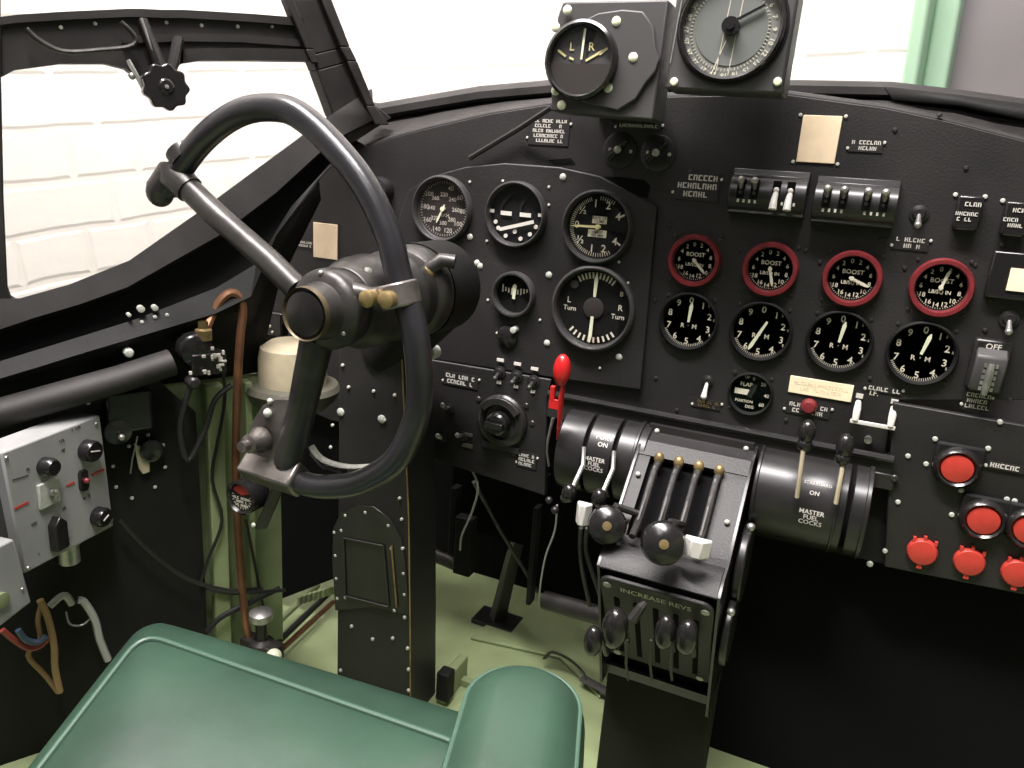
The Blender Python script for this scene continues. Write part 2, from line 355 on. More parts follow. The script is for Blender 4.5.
#==================================================================== instrument panels
def ppoly(pts, off=0): return [PAN.l(x, y, off) for x, y in pts]
PI = PAN.mat(V((0, 0, 0)))
panel = thing('main_dashboard', 'large black riveted instrument panel filling the cockpit front', 'instrument panel', PI)
b = MB(); b.prism(ppoly(ptop[1:]+[(1110, 420), (1024, 400), (893, 400), (885, 455), (545, 400), (545, 470), (430, 440), (330, 420), (285, 400), (275, 330), (258, 290), (268, 245), (286, 205), (312, 165), (348, 136)]), -.004, 0)
b.build('panel_plate', 'panel', panel, bevel=.0008)
b = MB(); b.prism(ppoly([(640, 440), (895, 470), (884, 566), (745, 535), (640, 500)]), -.012, -.006); b.build('lower_plate', 'matte', panel)
screws(panel, ppoly([(389, 206), (612, 122), (640, 122), (470, 268), (648, 168), (690, 172), (940, 115), (660, 98), (895, 130), (670, 225), (722, 236), (740, 250), (806, 250), (820, 262), (882, 240), (905, 268), (972, 262), (655, 300), (715, 300), (656, 378), (677, 410), (786, 420), (735, 372), (870, 378), (985, 330), (1002, 245), (1010, 400), (966, 168), (965, 198), (990, 300), (934, 262)]), 'gun', r=.0024)
bf = thing('flying_instrument_panel', 'raised black arched sub-panel carrying the six flying instruments', 'instrument panel', PI)
b = MB(); b.prism(ppoly([(409, 190), (430, 177), (465, 167), (505, 163), (560, 167), (600, 176), (657, 207), (652, 260), (641, 390), (555, 378), (425, 358), (396, 330), (393, 260), (400, 215)], .008), .002, .009)
b.build('panel_plate', 'panel', bf, bevel=.0015)
b = MB(); b.prism(ppoly([(548, 160), (556, 164), (575, 163), (571, 158)], 0), .0002, .0012); b.prism(ppoly([(588, 176), (607, 184), (632, 194), (648, 198), (650, 186), (644, 180), (620, 177)], 0), .0002, .0012)
b.build('cutout_dark', 'dark', panel)  # thin black patches stand in for the dark inside cut holes
screws(bf, ppoly([(470, 237), (477, 263), (563, 177), (549, 275), (547, 343), (619, 357), (480, 266)], .009), 'stud', .0042, h=.009)
screws(bf, ppoly([(619, 262), (628, 283), (488, 300), (487, 241), (549, 187), (549, 205), (470, 182), (503, 181), (497, 333), (540, 320), (600, 368)], .009), 'stud', .0018, h=.009)
b = MB(); b.lathe([(.014, .008), (.014, .014), (.008, .017), (0, .018)]); x, z = PAN.l(508, 336, .01); k = b.build('knob', 'bake', bf); k.location = (x, 0, z)
b = MB(); b.lathe([(.004, .008), (.004, .02), (0, .021)]); x, z = PAN.l(516, 329, .01); k = b.build('knob', 'stud', bf); k.location = (x, 0, z)
# lower left switch panel
sp = thing('switch_console', 'black switch panel under the flying instruments, left of the red lever', 'switch panel', PI)
b = MB(); b.prism(ppoly([(398, 352), (425, 358), (552, 379), (548, 395), (546, 495), (432, 458), (405, 448)], .008), .001, .011)
b.build('panel_plate', 'panel', sp, bevel=.0015)
b = MB(); b.box((-.53, .03, .865), (.10, .05, .23)); b.build('side_box', 'matte', sp)
# right hand engine starting panel
ep = thing('starting_panel', 'black lower right panel carrying the round red buttons', 'control panel', PI)
b = MB(); b.prism(ppoly([(893, 402), (1110, 440), (1110, 620), (1024, 594), (884, 566)], .008), .001, .010); b.build('panel_plate', 'panel', ep, bevel=.0015)
screws(ep, ppoly([(908, 456), (898, 502), (885, 551), (1000, 422)], .01), 'stud', .0028, h=.01)
screws(ep, ppoly([(870, 564)], .01), 'stud', .0035, h=.01)
b = MB(); b.box((.24, .05, .53), (.66, .02, .38)); struct(b.build('wall_nose_hatch', 'dark'))
b = MB(); b.box((.375, .03, .94), (.30, .012, .46)); struct(b.build('wall_nose_side', 'panel'))
#==================================================================== gauges
def gauge(name, label, cat, px, py, R, off=0, bez='rimg', face='dial', group=None, inner=.89, deep=.006, depth=.012, nut=None):
    t = on(PAN, name, label, cat, px, py, off, group)
    t.location.y = -off+.0005
    b = MB(); b.lathe([(R*inner, deep-.004), (R*inner, depth*.7), (R*(inner+.04), depth), (R*.95, depth), (R, depth*.75), (R, 0), (R*inner, 0)], n=56, closed=True)
    b.build('bezel', bez, t)
    g = MB(); g.lathe([(0, .0005), (R*inner*.995, .0005)], n=48); g.lathe([(R*inner, deep-.004), (R*inner*.97, .001), (R*inner*.97, .0005)], n=48)
    gl = MB(); gl.lathe([(0, depth*.66), (R*inner, depth*.66)], n=40); gl.build('glass', 'glass', t)
    if nut: screws(t, [(nut*R*math.cos(a), nut*R*math.sin(a)) for a in (dig(45), dig(135), dig(225), dig(315))], 'gun', .0022, h=.0)
    return t, g
def pol(r, a): return r*math.sin(dig(a)), r*math.cos(dig(a))
def ticks(g, r0, r1, a0, a1, n, w, h=.001):
    for i in range(n):
        a = a0+(a1-a0)*i/max(1, n-1); g.bar(*pol(r0, a), *pol(r1, a), w, h)
def nums(g, r, items, size, h=.001, tilt=True):
    for a, s_ in items: x, z = pol(r, a); g.text(s_, x, z, size, h, -dig(a if abs(a) < 90 else a-180) if tilt == 'r' else 0)
def needle(t, a, r0, r1, w0, w1, h=.004, m='white', dot=.003, name='needle', tip=True):
    b = MB(); b.bar(*pol(r0, a), *pol(r1*.8, a), w0, h, h-.0008, w1); b.bar(*pol(r1*.8, a), *pol(r1, a), w1, h, h-.0008, w1*.25)
    if dot: b.lathe([(dot, h-.003), (dot, h+.0008), (0, h+.001)], n=16)
    b.build(name, m, t)
# --- six flying instruments
t, g = gauge('airspeed_indicator', 'round airspeed dial with crowded brownish face, top left flying instrument', 'gauge', 443.7, 209, .0425, .009, face='dialbrown')
R = .0425; g.m(1); nums(g, .028, [(20+i*36, s_) for i, s_ in enumerate(('40', '60', '80', '100', '120', '140', '160', '180', '200'))], .0085)
nums(g, .018, [(0+i*45, s_) for i, s_ in enumerate(('220', '240', '260', '280', '300', '320', '340', '360'))], .0075); ticks(g, .032, .035, 0, 354, 60, .0006)
g.text('M.P.H.', .002, -.008, .006); g.build('dial', ['dialbrown', 'asi'], t); needle(t, 205, -.006, .020, .0018, .0026, m='lum')
t, g = gauge('artificial_horizon', 'artificial horizon gauge with tilted white bar and white dots', 'gauge', 517, 214.5, .0405, .009)
g.m(1)
for x0, x1 in ((-.021, -.006), (.005, .020)): g.bar(x0, .0005, x1, .0005, .005, .0035)
for x in (-.033, .0325): g.bar(x-.003, .002, x+.003, .002, .004, .0035)
for a in (115, 138, 165, 182, 205, 232, 248): x, z = pol(.030 if a != 182 else .021, a); g.lathe([(.0026, .0015), (.0026, .003), (0, .0031)], c=(x, 0, z), n=12)
g.m(2); g.prism([(-.023, -.002), (-.023, .010), (-.014, .022), (-.004, .025), (-.003, .024), (-.012, .018), (-.019, .009), (-.019, -.002)], .001, .003); g.prism([(.004, .002), (.004, .012), (.010, .022), (.016, .025), (.017, .023), (.012, .018), (.007, .010), (.007, .002)], .001, .003)
g.build('dial', ['dial', 'placard', 'matte'], t)
b = MB(); b.bar(-.021, -.020, .025, -.0065, .0042, .005); b.build('horizon_bar', 'placard', t)
t, g = gauge('rate_of_climb_indicator', 'round gauge with cream digits 0 to 4 and needle pointing left', 'gauge', 598.3, 226.8, .0434, .009)
g.m(1); nums(g, .027, [(-90, '0'), (-50, '½'), (-12, '1'), (22, '2'), (60, '4'), (-130, '½'), (-168, '1'), (160, '2'), (125, '4')], .0125)
ticks(g, .031, .0355, -160, -20, 36, .0007); ticks(g, .031, .0355, 0, 30, 7, .0007); ticks(g, .031, .0355, 150, 195, 10, .0007); ticks(g, .029, .035, 62, 62, 1, .002); ticks(g, .029, .035, 123, 123, 1, .002)
g.bar(-.008, .008, .010, .008, .0085, .0012); g.bar(-.012, -.008, .011, -.008, .0085, .0012)
g.m(2); g.text('RATE OF', .001, .010, .0044, .0018); g.text('CLIMB', .001, .0062, .0044, .0018); g.text('1000 FT', 0, -.0065, .0042, .0018); g.text('PER MIN', 0, -.0103, .0042, .0018)
g.build('dial', ['dial', 'white', 'dialbrown'], t); needle(t, -92, -.004, .034, .0032, .0022, m='yell')
t, g = gauge('course_indicator', 'small round gauge with short vertical cream ticks, under the artificial horizon', 'gauge', 515, 294, .029, .009, inner=.84)
g.m(1)
for i, h_ in enumerate((.010, .005, .006, .009, .0, .006, .008, .006, .004)):
    x = -.017+i*.0042; z = .006-(.004-abs(i-4)*.001)
    if h_: g.bar(x, z-h_*.5, x, z+h_*.5, .0018, .0014)
g.build('dial', ['dial', 'white'], t); needle(t, 2, -.006, .013, .0035, .0055, m='lum', dot=0)
t, g = gauge('turn_indicator', 'largest round turn gauge with two vertical cream needles marked L and R', 'gauge', 594, 308, .0525, .009)
g.m(1); ticks(g, .036, .0435, -33, 33, 11, .0022); ticks(g, .036, .043, 138, 222, 10, .0024)
g.text('L', -.033, .006, .010); g.text('Turn', -.031, -.004, .0085); g.text('R', .033, .004, .010); g.text('Turn', .031, -.007, .0085); g.text('B', .033, .021, .008)
g.m(2); g.lathe([(.013, .0008), (.013, .003), (.010, .004), (0, .004)], n=32)
g.m(3); g.lathe([(.005, .001), (.005, .003), (0, .0035)], c=(-.027, 0, .026), n=16)
g.build('dial', ['dial', 'white', 'dialbrown', 'greyd'], t); needle(t, 1, .014, .043, .0032, .005, m='lum', dot=0); needle(t, 181, .010, .043, .0038, .0045, m='lum', dot=0)
# altimeter is hidden by the wheel; the blanking disc shows beside it
# --- boost gauges (dark red rims)
BL = ['dark red rimmed boost gauge, leftmost, needle low right', 'second dark red rimmed boost gauge, needle pointing straight down', 'third dark red rimmed boost gauge from the left, needle low right', 'rightmost dark red rimmed boost gauge, needle pointing up']
for i, (px, py, a) in enumerate([(695, 260.5, 135), (770.4, 269, 165), (852, 278.3, 112), (940.7, 287.4, 15)]):
    t, g = gauge('boost_gauge', BL[i], 'gauge', px, py, .030, 0, 'redr', group='red rimmed boost gauges', inner=.79, depth=.011, nut=1.22)
    r = .030*.74; g.m(1); nums(g, r*.82, [(-60, '4'), (-35, '2'), (-8, '0'), (18, '2'), (45, '4'), (75, '6'), (105, '8'), (135, '10'), (160, '12'), (185, '14'), (210, '16'), (240, '18'), (270, '6')], r*.30)
    ticks(g, r*.95, r*1.0, 110, 250, 24, .0006); g.text('BOOST', 0, r*.30, r*.30); g.text('LB/SQ IN', 0, -r*.22, r*.24); g.build('dial', ['dial', 'white'], t)
    needle(t, a, -.003, r*.85, .0024, .0032, m='white', dot=.0022)
# --- rpm gauges
RL = ['black rev counter under the first red gauge, needle straight up', 'black rev counter under the second red gauge, needle low left', 'black rev counter under the third red gauge, needle near upright', 'rightmost black rev counter, needle tipped right of zero']
for i, (px, py, a) in enumerate([(689, 321, 4), (761, 331, 205), (839.3, 341, 8), (921.3, 353, 14)]):
    t, g = gauge('rev_counter', RL[i], 'gauge', px, py, .0345, 0, 'matte', group='black rev counters', inner=.9, depth=.008, nut=1.12)
    r = .031; g.m(1); nums(g, r*.78, [(k*36, str(k)) for k in range(10)], r*.34); nums(g, r*.93, [(k*36+9, '5') for k in (1, 2, 3)], r*.13)
    ticks(g, r*.88, r*.98, 140, 245, 26, .0006); g.text('R', -.007, -.006, .0075); g.text('M', .007, -.006, .0075); g.text('P', 0, -.0055, .003)
    if i == 1: pass
    g.build('dial', ['dial', 'white'], t); needle(t, a, -.001 if i != 1 else -.013, r*(.72 if i != 1 else .8), .0026, .0042, m='lum', dot=0)
# --- flap gauge
t, g = gauge('flap_gauge', 'black gauge marked FLAP below the rev counters', 'gauge', 750.5, 393.5, .0255, 0, 'matte', inner=.9, depth=.007, nut=1.15)
g.m(1); g.text('FLAP', -.006, .010, .0065); g.bar(-.018, .001, -.001, .001, .0065, .0012); g.text('UP', -.006, .0185, .0045); nums(g, .018, [(5, '0'), (45, '20'), (90, '40'), (130, '60')], .006); g.text('POSITION', -.006, -.010, .0045); g.text('DEG', .001, -.016, .005)
g.m(2); g.bar(-.001, -.004, .004, .012, .006, .002); g.build('dial', ['dial', 'white', 'matte'], t)
# ------------------------------------------------ upper boxes on the coaming
def P3(px, py, y): return PW(px, py, y)
t = thing('course_deviation_box', 'square black box with round L and R dial, left on the coaming', 'instrument', M.Translation((-.27, -.10, 1.21)))
b = MB(); b.prism([(-.055, -.050), (.057, -.055), (.059, .056), (-.051, .056), (-.056, .040), (-.052, .02), (-.059, .0), (-.056, -.03)], 0, -.045); b.build('case', 'greyd', t, bevel=.002)
b = MB()
pts = [pol(.046, a) for a in range(-180, 61, 12)]+[(.030, .048), (.052, .022), (.058, .004), (.056, -.010), (.045, -.034), (.018, -.050), (0, -.047)]
pts = [(.0+.044*math.cos(dig(a)), .044*math.sin(dig(a))) for a in range(150, 271, 10)]+[(.020, -.0475), (.038, -.036), (.047, -.020), (.055, -.010), (.058, .002), (.052, .014), (.048, .032), (.036, .045), (.015, .047), (-.01, .044), (-.028, .036)]
b.prism(pts, 0, .005); b.build('flange', 'greyd', t, bevel=.0015)
cx, cz = -.022, -.001
b = MB(); b.lathe([(.033, .004), (.033, .014), (.035, .016), (.038, .014), (.038, .004)], c=(cx, 0, cz), n=48, closed=True); b.build('bezel', 'bake', t)
g = MB(); g.lathe([(0, .006), (.033, .006)], c=(cx, 0, cz), n=48)
g.m(1); g.text('L', cx-.012, cz+.013, .011, .0072); g.text('R', cx+.009, cz+.013, .011, .0072)
for x0, z0, x1, z1 in ((-.027, .010, -.018, .004), (.018, .006, .026, .012), (.004, .000, .022, .010), (-.014, .003, -.009, .001)): g.bar(cx+x0, cz+z0, cx+x1, cz+z1, .0022, .0072)
g.m(2); g.prism([(cx+.004, cz+.002), (cx+.013, cz+.028), (cx+.006, cz+.031), (cx+.001, cz+.031)], .006, .0068)
g.m(3); g.prism([(cx-.033*math.cos(dig(a)), cz-.003-.030*math.sin(dig(a))) for a in range(0, 181, 12)], .006, .009)
g.build('dial', ['greyd', 'yell', 'dial', 'dialbrown'], t)
b = MB(); b.bar(cx, cz+.001, cx+.0015, cz+.030, .0022, .0095, .0085); b.build('needle', 'lum', t)
b = MB(); b.lathe([(0, .013), (.033, .013)], c=(cx, 0, cz), n=40); b.build('glass', 'glass', t)
screws(t, [(-.043, .047), (-.0545, .031), (.010, .036), (.031, .003), (-.049, -.030), (.008, -.026), (-.041, -.044)], 'lum', .0048, h=.005)
b = MB(); b.box((.0, .085, -.030), (.07, .08, .03)); b.build('bracket', 'ledge', t)
t = thing('radio_compass_repeater', 'black box with large glazed compass dial, right on the coaming', 'instrument', M.Translation((-.148, -.105, 1.238)))
b = MB(); b.prism([(-.056, -.054), (.056, -.056), (.058, .09), (-.054, .09)], 0, -.045); b.build('case', 'greyd', t, bevel=.003)
b = MB(); b.lathe([(.0515, .0), (.0515, .0015), (.050, .0015), (.050, 0)], n=56, c=(.0015, 0, .002), closed=True); b.build('outer_ring', 'bake', t)
b = MB(); b.lathe([(.044, .001), (.044, .008), (.0465, .010), (.049, .006), (.0495, .0)], n=64, c=(.0015, 0, .002), closed=True); b.build('bezel', 'bake', t)
g = MB(); g.lathe([(0, .001), (.044, .001)], n=56, c=(.0015, 0, .002)); g.m(1); ticks(g, .0345, .037, 0, 355, 72, .0005, .002)
for i in range(24): x, z = pol(.0405, i*15); g.text(str((i*15) % 360//10), x, z, .0062, .002, -dig(i*15))
g.bar(-.008, -.040, -.001, .040, .0007, .0022); g.bar(.004, -.040, .010, .040, .0007, .0022); g.bar(-.012, -.040, -.002, -.01, .0009, .0022)
g.m(2); g.lathe([(.034, .0014), (.034, .0018), (0, .0019)], n=48, c=(.0015, 0, .002))
g.build('dial', ['dialgrey', 'white', 'dialgrey2'], t)
b = MB(); b.lathe([(.008, .002), (.008, .008), (.008, .010), (.004, .010), (.004, .013), (0, .013)], c=(.0015, 0, .002), n=24); b.bar(.003, .006, .030, .020, .0022, .006, .004); b.build('needle', 'bake', t)
b = MB(); b.lathe([(0, .0075), (.044, .0075)], n=40, c=(.0015, 0, .002)); b.build('glass', 'glass', t)
screws(t, [(-.047, -.047), (.050, -.045), (.055, .05)], 'lum', .004, h=.001)
b = MB(); b.bar(-.053, -.03, -.048, .035, .0012, .0012); b.build('edge_strip', 'steel', t)
b = MB(); b.tube([PW(552, 107, -.03), PW(520, 128, -.012), PW(470, 158, -.010)], .0035, 8); tag(b.build('indicator_cable', 'wire'), 'thin black conduit running down left from the square L and R box', 'cable')
# ------------------------------------------------ placards
def placard(label, px, py, w, h, rows, base='panel', off=0, txt=None, ink='placard', sc=True, grp='engraved placards'):
    t = on(PAN, 'placard', label, 'placard', px, py, off, grp); W, Hh = PAN.size(px, py, w, h, off)
    b = MB(); b.box((0, -.0006, 0), (W*1.06, .0012, Hh*1.1)); b.m(1)
    if txt:
        for i, s_ in enumerate(txt): b.text(s_, 0, Hh*(.5-(i+.5)/len(txt)), Hh/len(txt)*1.05, .0016)
    else: b.scrib(0, 0, W*.92, Hh*.95, rows, .0016, seed=int(px))
    b.build('plate', [base, ink], t, smooth=False)
    if sc: screws(t, [(-W*.56, -Hh*.3), (W*.56, Hh*.3)], 'stud', .0018)
placard('white lettered five line placard below the square L and R box', 549, 131, 38, 26, 5)
placard('small white lettered label above the two small rotary switches', 639, 126, 42, 5, 1)
placard('two line white lettered placard right of the beige plaque', 866, 145.5, 32, 12, 2)
placard('worn white lettered plate left of the twin switch drums', 697, 186, 42, 26, 3)
placard('white lettered label under the lone toggle right of the drums', 911, 243, 34, 13, 2)
placard('two line white lettered label beside the wheel rim on the switch panel', 461, 380, 32, 12, 2, off=.011)
placard('small grey label at the lower right corner of the switch panel', 527, 460, 18, 14, 3, off=.011)
placard('thin brownish label under the toggle left of the flap gauge', 707, 404, 26, 8, 2, ink='brass')
placard('white lettered label under the cream tag behind the dark lever knob', 808, 409, 42, 12, 2)
placard('long light engraved strip right of the cream tag', 884, 389.5, 34, 6, 1)
placard('small white lettered label beneath the clear guarded switch', 977, 401, 26, 18, 3)
placard('white lettered strip right of the topmost red button', 1007, 467, 38, 7, 1, off=.011)
placard('tiny white label left of the beige card behind the wheel hub', 305, 244, 18, 7, 2, off=0)
def card(label, m, px, py, w, h, off=0, scr=True):
    t = on(PAN, 'card', label, 'card', px, py, off); W, Hh = PAN.size(px, py, w, h, off)
    b = MB(); b.box((0, -.001, 0), (W, .002, Hh)); b.build('sheet', m, t, bevel=.0006)
    if scr: screws(t, [(sx*W*.58, sz*Hh*.5) for sx in (-1, 1) for sz in (-1, 1)], 'stud', .002)
    return t, W, Hh
card('blank beige upright plaque with four screws, top of the panel', 'beige', 819, 139.5, 39, 47)
t, W, Hh = card('long cream tag with faint yellow lettering under the rev counters', 'cream', 820.5, 388.5, 64, 17, scr=False)
b = MB(); b.scrib(0, 0, W*.85, Hh*.6, 2, .0022, 3); b.build('lettering', 'beige', t, smooth=False)
card('small beige upright card behind the steering wheel hub', 'beige', 326, 241, 24, 35, scr=False)
# ------------------------------------------------ toggles and small switches
def toggle(label, px, py, L=.016, off=0, ang=-25, base=.008, m='steel', grp='toggle switches', kids=None):
    t = on(PAN, 'toggle_switch', label, 'switch', px, py, off, grp)
    b = MB(); b.lathe([(base, 0), (base, .002), (base*.7, .003), (base*.55, .006), (0, .006)], n=20); b.build('bush', 'gloss', t)
    a = dig(ang); b = MB(); p1 = V((0, -.006-L*math.cos(a), L*math.sin(a))); b.tube([V((0, -.003, 0)), p1*.6+V((0, -.002, 0)), p1], [.0018, .0026, .0034], 10); b.ball(p1, .0036); b.build('lever', m, t)
    return t
toggle('steel toggle right of the switch drums, above its white label', 919, 214, .016, 0, -40, .009)
toggle('pale toggle left of the flap gauge, pointing down', 708, 381, .018, 0, -60, .007, 'whitep')
toggle('steel toggle below the small cream card at the right edge', 1009, 319, .014, 0, -50, .009)
toggle('bright toggle at the lower left of the switch panel', 463, 436, .012, .011, 30, .007, 'steel')
toggle('pinkish toggle beside the steering wheel rim', 443, 438, .012, .011, 40, .006, 'stud')
toggle('steel toggle close to the wheel rim above the pinkish one', 449, 409, .016, .011, 40, .008, 'steel')
for i, (px, py) in enumerate([(500, 372), (517, 376), (534, 381)]):
    t = toggle(['left toggle of the row of three below the small tick gauge', 'middle toggle of the row of three, under two white tags', 'right toggle of the row of three beside the red lever'][i], px, py, .010, .011, -35, .0085, 'gun', 'row of three toggles')
    b = MB(); b.box((0, -.001, .0165), (.010, .0014, .004)); b.build('tag', 'placard', t); b = MB(); b.box((0, -.001, -.014), (.006, .0014, .004)); b.build('tag', 'placard', t)
for i, (px, py) in enumerate([(620, 150), (658, 153)]):
    t = on(PAN, 'rotary_switch', ['left of the two small black rotary switches above the flying panel', 'right of the two small black rotary switches above the flying panel'][i], 'switch', px, py, 0, 'small rotary switches')
    b = MB(); b.lathe([(.020, 0), (.020, .002), (.018, .003), (0, .003)], n=32); b.build('base', 'gloss', t)
    b = MB(); b.bar(-.011, -.012, .010, .011, .006, .010, .003, .0035); b.build('pointer', 'bake', t, bevel=.0008)
    b = MB(); b.lathe([(.0042, .009), (.0042, .011), (.002, .0125), (0, .0125)], n=16); b.build('centre_screw', 'stud', t)
    screws(t, [(.014, -.001), (-.011, .0)], 'stud', .0022, h=.003)
# switch drums
def drum_box(label, px0, px1, pyt, pyb, flips):
    cx, cy = (px0+px1)/2, (pyt+pyb)/2
    t = on(PAN, 'switch_drum', label, 'switch box', cx, cy, 0, 'switch drums'); W, Hh = PAN.size(cx, cy, px1-px0, pyb-pyt, .012); Hh *= .92
    b = MB(); prof = [(0, Hh/2), (.008, Hh/2), (.010, Hh*.36), (.019, Hh*.30), (.025, Hh*.12), (.027, -Hh*.1), (.022, -Hh*.33), (.016, -Hh*.40), (.017, -Hh*.47), (.012, -Hh*.5), (0, -Hh*.5)]
    f = lambda h, x, z: V((x, -h, z)); b.prism([(h, z) for h, z in prof], -W/2, W/2, f=f); b.build('housing', 'gloss', t, bevel=.001)
    for k, (u, dn_) in enumerate(flips):
        x = W*u
        b = MB(); b.box((x, -.0235, Hh*.06), (W*.10, .008, Hh*.42)); b.build('slot', 'dark', t)
        b = MB()
        if dn_: b.tube([V((x, -.024, Hh*.05)), V((x, -.034, -Hh*.12)), V((x, -.037, -Hh*.33))], [.0026, .0034, .0042], 10); b.ball((x, -.0255, Hh*.08), .0036)
        else: b.tube([V((x, -.024, Hh*.04)), V((x, -.033, Hh*.22))], [.0022, .0030], 10); b.ball((x, -.034, Hh*.24), .0040)
        b.build('switch_lever', 'whitep' if dn_ else 'steel', t)
        b = MB(); b.ball((x, -.0255, -Hh*.02), .0045, (1, .5, 1)); b.build('switch_seat', 'gun', t)
    b = MB()
    for u in (-.25, .25):
        for k in range(4): b.bar(W*(u-.11+k*.075), -Hh*.24, W*(u-.11+k*.075), -Hh*.17, .0022, .0258, .022)
    b.build('lettering', 'placard', t)
drum_box('left black switch drum, two of its levers flipped down', 731, 808, 168, 218, [(-.34, 0), (-.16, 0), (.12, 1), (.30, 1)])
drum_box('right black switch drum with all four levers up', 813, 897, 176, 228, [(-.34, 0), (-.14, 0), (.14, 0), (.34, 0)])
# small black warning blocks top right
for i, (px, py, l_) in enumerate([(967, 213, 'black two line indicator block left of the frame edge'), (1014, 219, 'black two line indicator block cut by the right frame edge')]):
    t = on(PAN, 'indicator_block', l_, 'indicator', px, py, 0, 'indicator blocks'); W, Hh = PAN.size(px, py, 26, 34)
    b = MB(); b.prism([(-W/2, -Hh*.45), (-W*.3, -Hh*.5), (W*.4, -Hh*.5), (W/2, -Hh*.4), (W/2, Hh*.5), (-W/2, Hh*.5)], 0, .012); b.build('body', 'bake', t, bevel=.002)
    b = MB(); b.scrib(.002, Hh*.26, W*.6, Hh*.18, 1, .0128, i); b.scrib(-.002, -Hh*.1, W*.8, Hh*.32, 2, .0128, i+5); b.build('lettering', 'placard', t, smooth=False)
    screws(t, [(-W*.6, Hh*.5), (W*.55, Hh*.5)], 'stud', .0024)
t = on(PAN, 'indicator_holder', 'black frame holding a small cream card at the right edge', 'holder', 1018, 276, 0); 
b = MB(); b.box((0, -.005, 0), (.052, .010, .046)); b.build('frame', 'bake', t, bevel=.002); b = MB(); b.box((.008, -.0105, -.003), (.034, .002, .022)); b.build('card', 'cream', t)
# clear guarded switch
t = on(PAN, 'guarded_switch', 'grey switch with a shiny ribbed clear guard, right of the last rev counter', 'switch', 987, 365, 0)
b = MB(); b.box((0, -.006, .002), (.034, .012, .052)); b.build('base', 'gloss', t, bevel=.003)
b = MB(); f = lambda h, x, z: V((x, -h, z)); b.prism([(.012, .020), (.022, .012), (.024, -.002), (.018, -.024), (.012, -.026)], -.014, .014, f=f); b.build('guard', 'greyd', t, bevel=.002)
b = MB(); b.tube([(0, -.026, .006), (0, -.027, -.006), (0, -.022, -.026)], [.003, .004, .003], 8)
for k in range(5): b.box((-.005, -.0255+k*.0006, .004-k*.006), (.0025, .002, .004)); b.box((.005, -.0255+k*.0006, .004-k*.006), (.0025, .002, .004))
b.build('ribs', 'steel', t)
b = MB(); b.text('OFF', 0, .021, .008, .013); b.build('lettering', 'placard', t, smooth=False)
# twin toggle with white bracket
t = on(PAN, 'linked_switch', 'pair of pale toggles joined by a white bar, above the black drum', 'switch', 874, 413, 0)
for sx in (-1, 1):
    b = MB(); b.tube([V((sx*.0175, -.002, .010)), V((sx*.0175, -.012, .004)), V((sx*.0175, -.014, -.008))], [.003, .004, .0035], 10); b.build('lever', 'whitep', t)
    b = MB(); b.box((sx*.0175, -.001, .0165), (.007, .0016, .005)); b.build('tag', 'placard', t)
b = MB(); b.box((0, -.014, -.0095), (.045, .003, .0045)); b.build('bar', 'whitep', t, bevel=.0008)
b = MB(); b.text('I.F.', -.004, .022, .008, .0012); b.build('lettering', 'white', t, smooth=False)
t = on(PAN, 'panel_stud', 'tiny bright steel stud under the linked toggles', 'knob', 868, 439, 0); b = MB(); b.lathe([(.004, 0), (.004, .006), (0, .007)], n=16); b.build('stud', 'steel', t)
b = MB(); b.lathe([(.009, 0), (.009, .004), (.006, .008), (0, .009)], n=20); t = on(PAN, 'warning_lamp', 'small dark red lamp peeping over the dark lever under the cream tag', 'lamp', 809, 406, .002); b.build('lens', 'redr', t)
# cooling rotary rheostat on the switch panel
t = on(PAN, 'rotary_selector', 'large round dark selector knob on the switch panel', 'knob', 503, 420, .011)
b = MB(); b.lathe([(.036, 0), (.036, .005), (.032, .010), (.024, .012), (.022, .008), (0, .008)], n=40); b.build('base', 'gloss', t)
b = MB(); b.prism([pol(.034, a) for a in range(-62, 63, 10)]+[pol(.024, a) for a in range(62, -63, -10)], .010, .016); b.build('arch', 'gun', t, bevel=.001)
b = MB(); b.lathe([(.016, .008), (.016, .022), (.012, .026), (0, .026)], n=12); b.box((0, -.026, 0), (.026, .012, .008)); b.build('knob', 'bake', t, bevel=.001)
screws(t, [(-.038, .022), (.032, .026), (.042, .004), (.02, -.044)], 'gun', .004)
b = MB(); b.box((.0, -.002, -.038), (.055, .004, .008)); b.build('slide', 'gun', t)
t = on(PAN, 'label_window', 'small framed cream slot beside the large dark selector knob', 'label', 467, 437, .011); b = MB(); b.box((.002, -.001, .004), (.014, .003, .004)); b.box((.002, -.001, -.012), (.016, .003, .005)); b.build('frame', 'olive', t)
# ------------------------------------------------ red buttons
BT = ['topmost large red push button in a black ring', 'large red push button in a black ring, second row left', 'large red push button cut by the right frame edge']
for i, (px, py) in enumerate([(956.5, 466), (982.5, 517.5), (1029, 527)]):
    t = on(PAN, 'push_button', BT[i], 'button', px, py, .010, 'ringed red push buttons')
    b = MB(); b.lathe([(.0165, 0), (.0165, .010), (.0185, .012), (.0215, .009), (.0235, .004), (.0235, 0)], n=48, closed=True); b.build('ring', 'bake', t)
    b = MB(); b.box((0, -.003, .008), (.046, .006, .034)); b.build('back_plate', 'matte', t, bevel=.003)
    b = MB(); b.lathe([(0.0158, .002), (.0158, .008), (.0148, .0100), (.009, .0112), (0, .0116)], n=40); b.build('button', 'red', t)
    screws(t, [(-.025, .025), (.024, .025), (-.028, -.004)], 'stud', .0028)
FT = ['left of the three low red caps', 'middle of the three low red caps, below the ringed buttons', 'right of the three low red caps, lowest red thing in view']
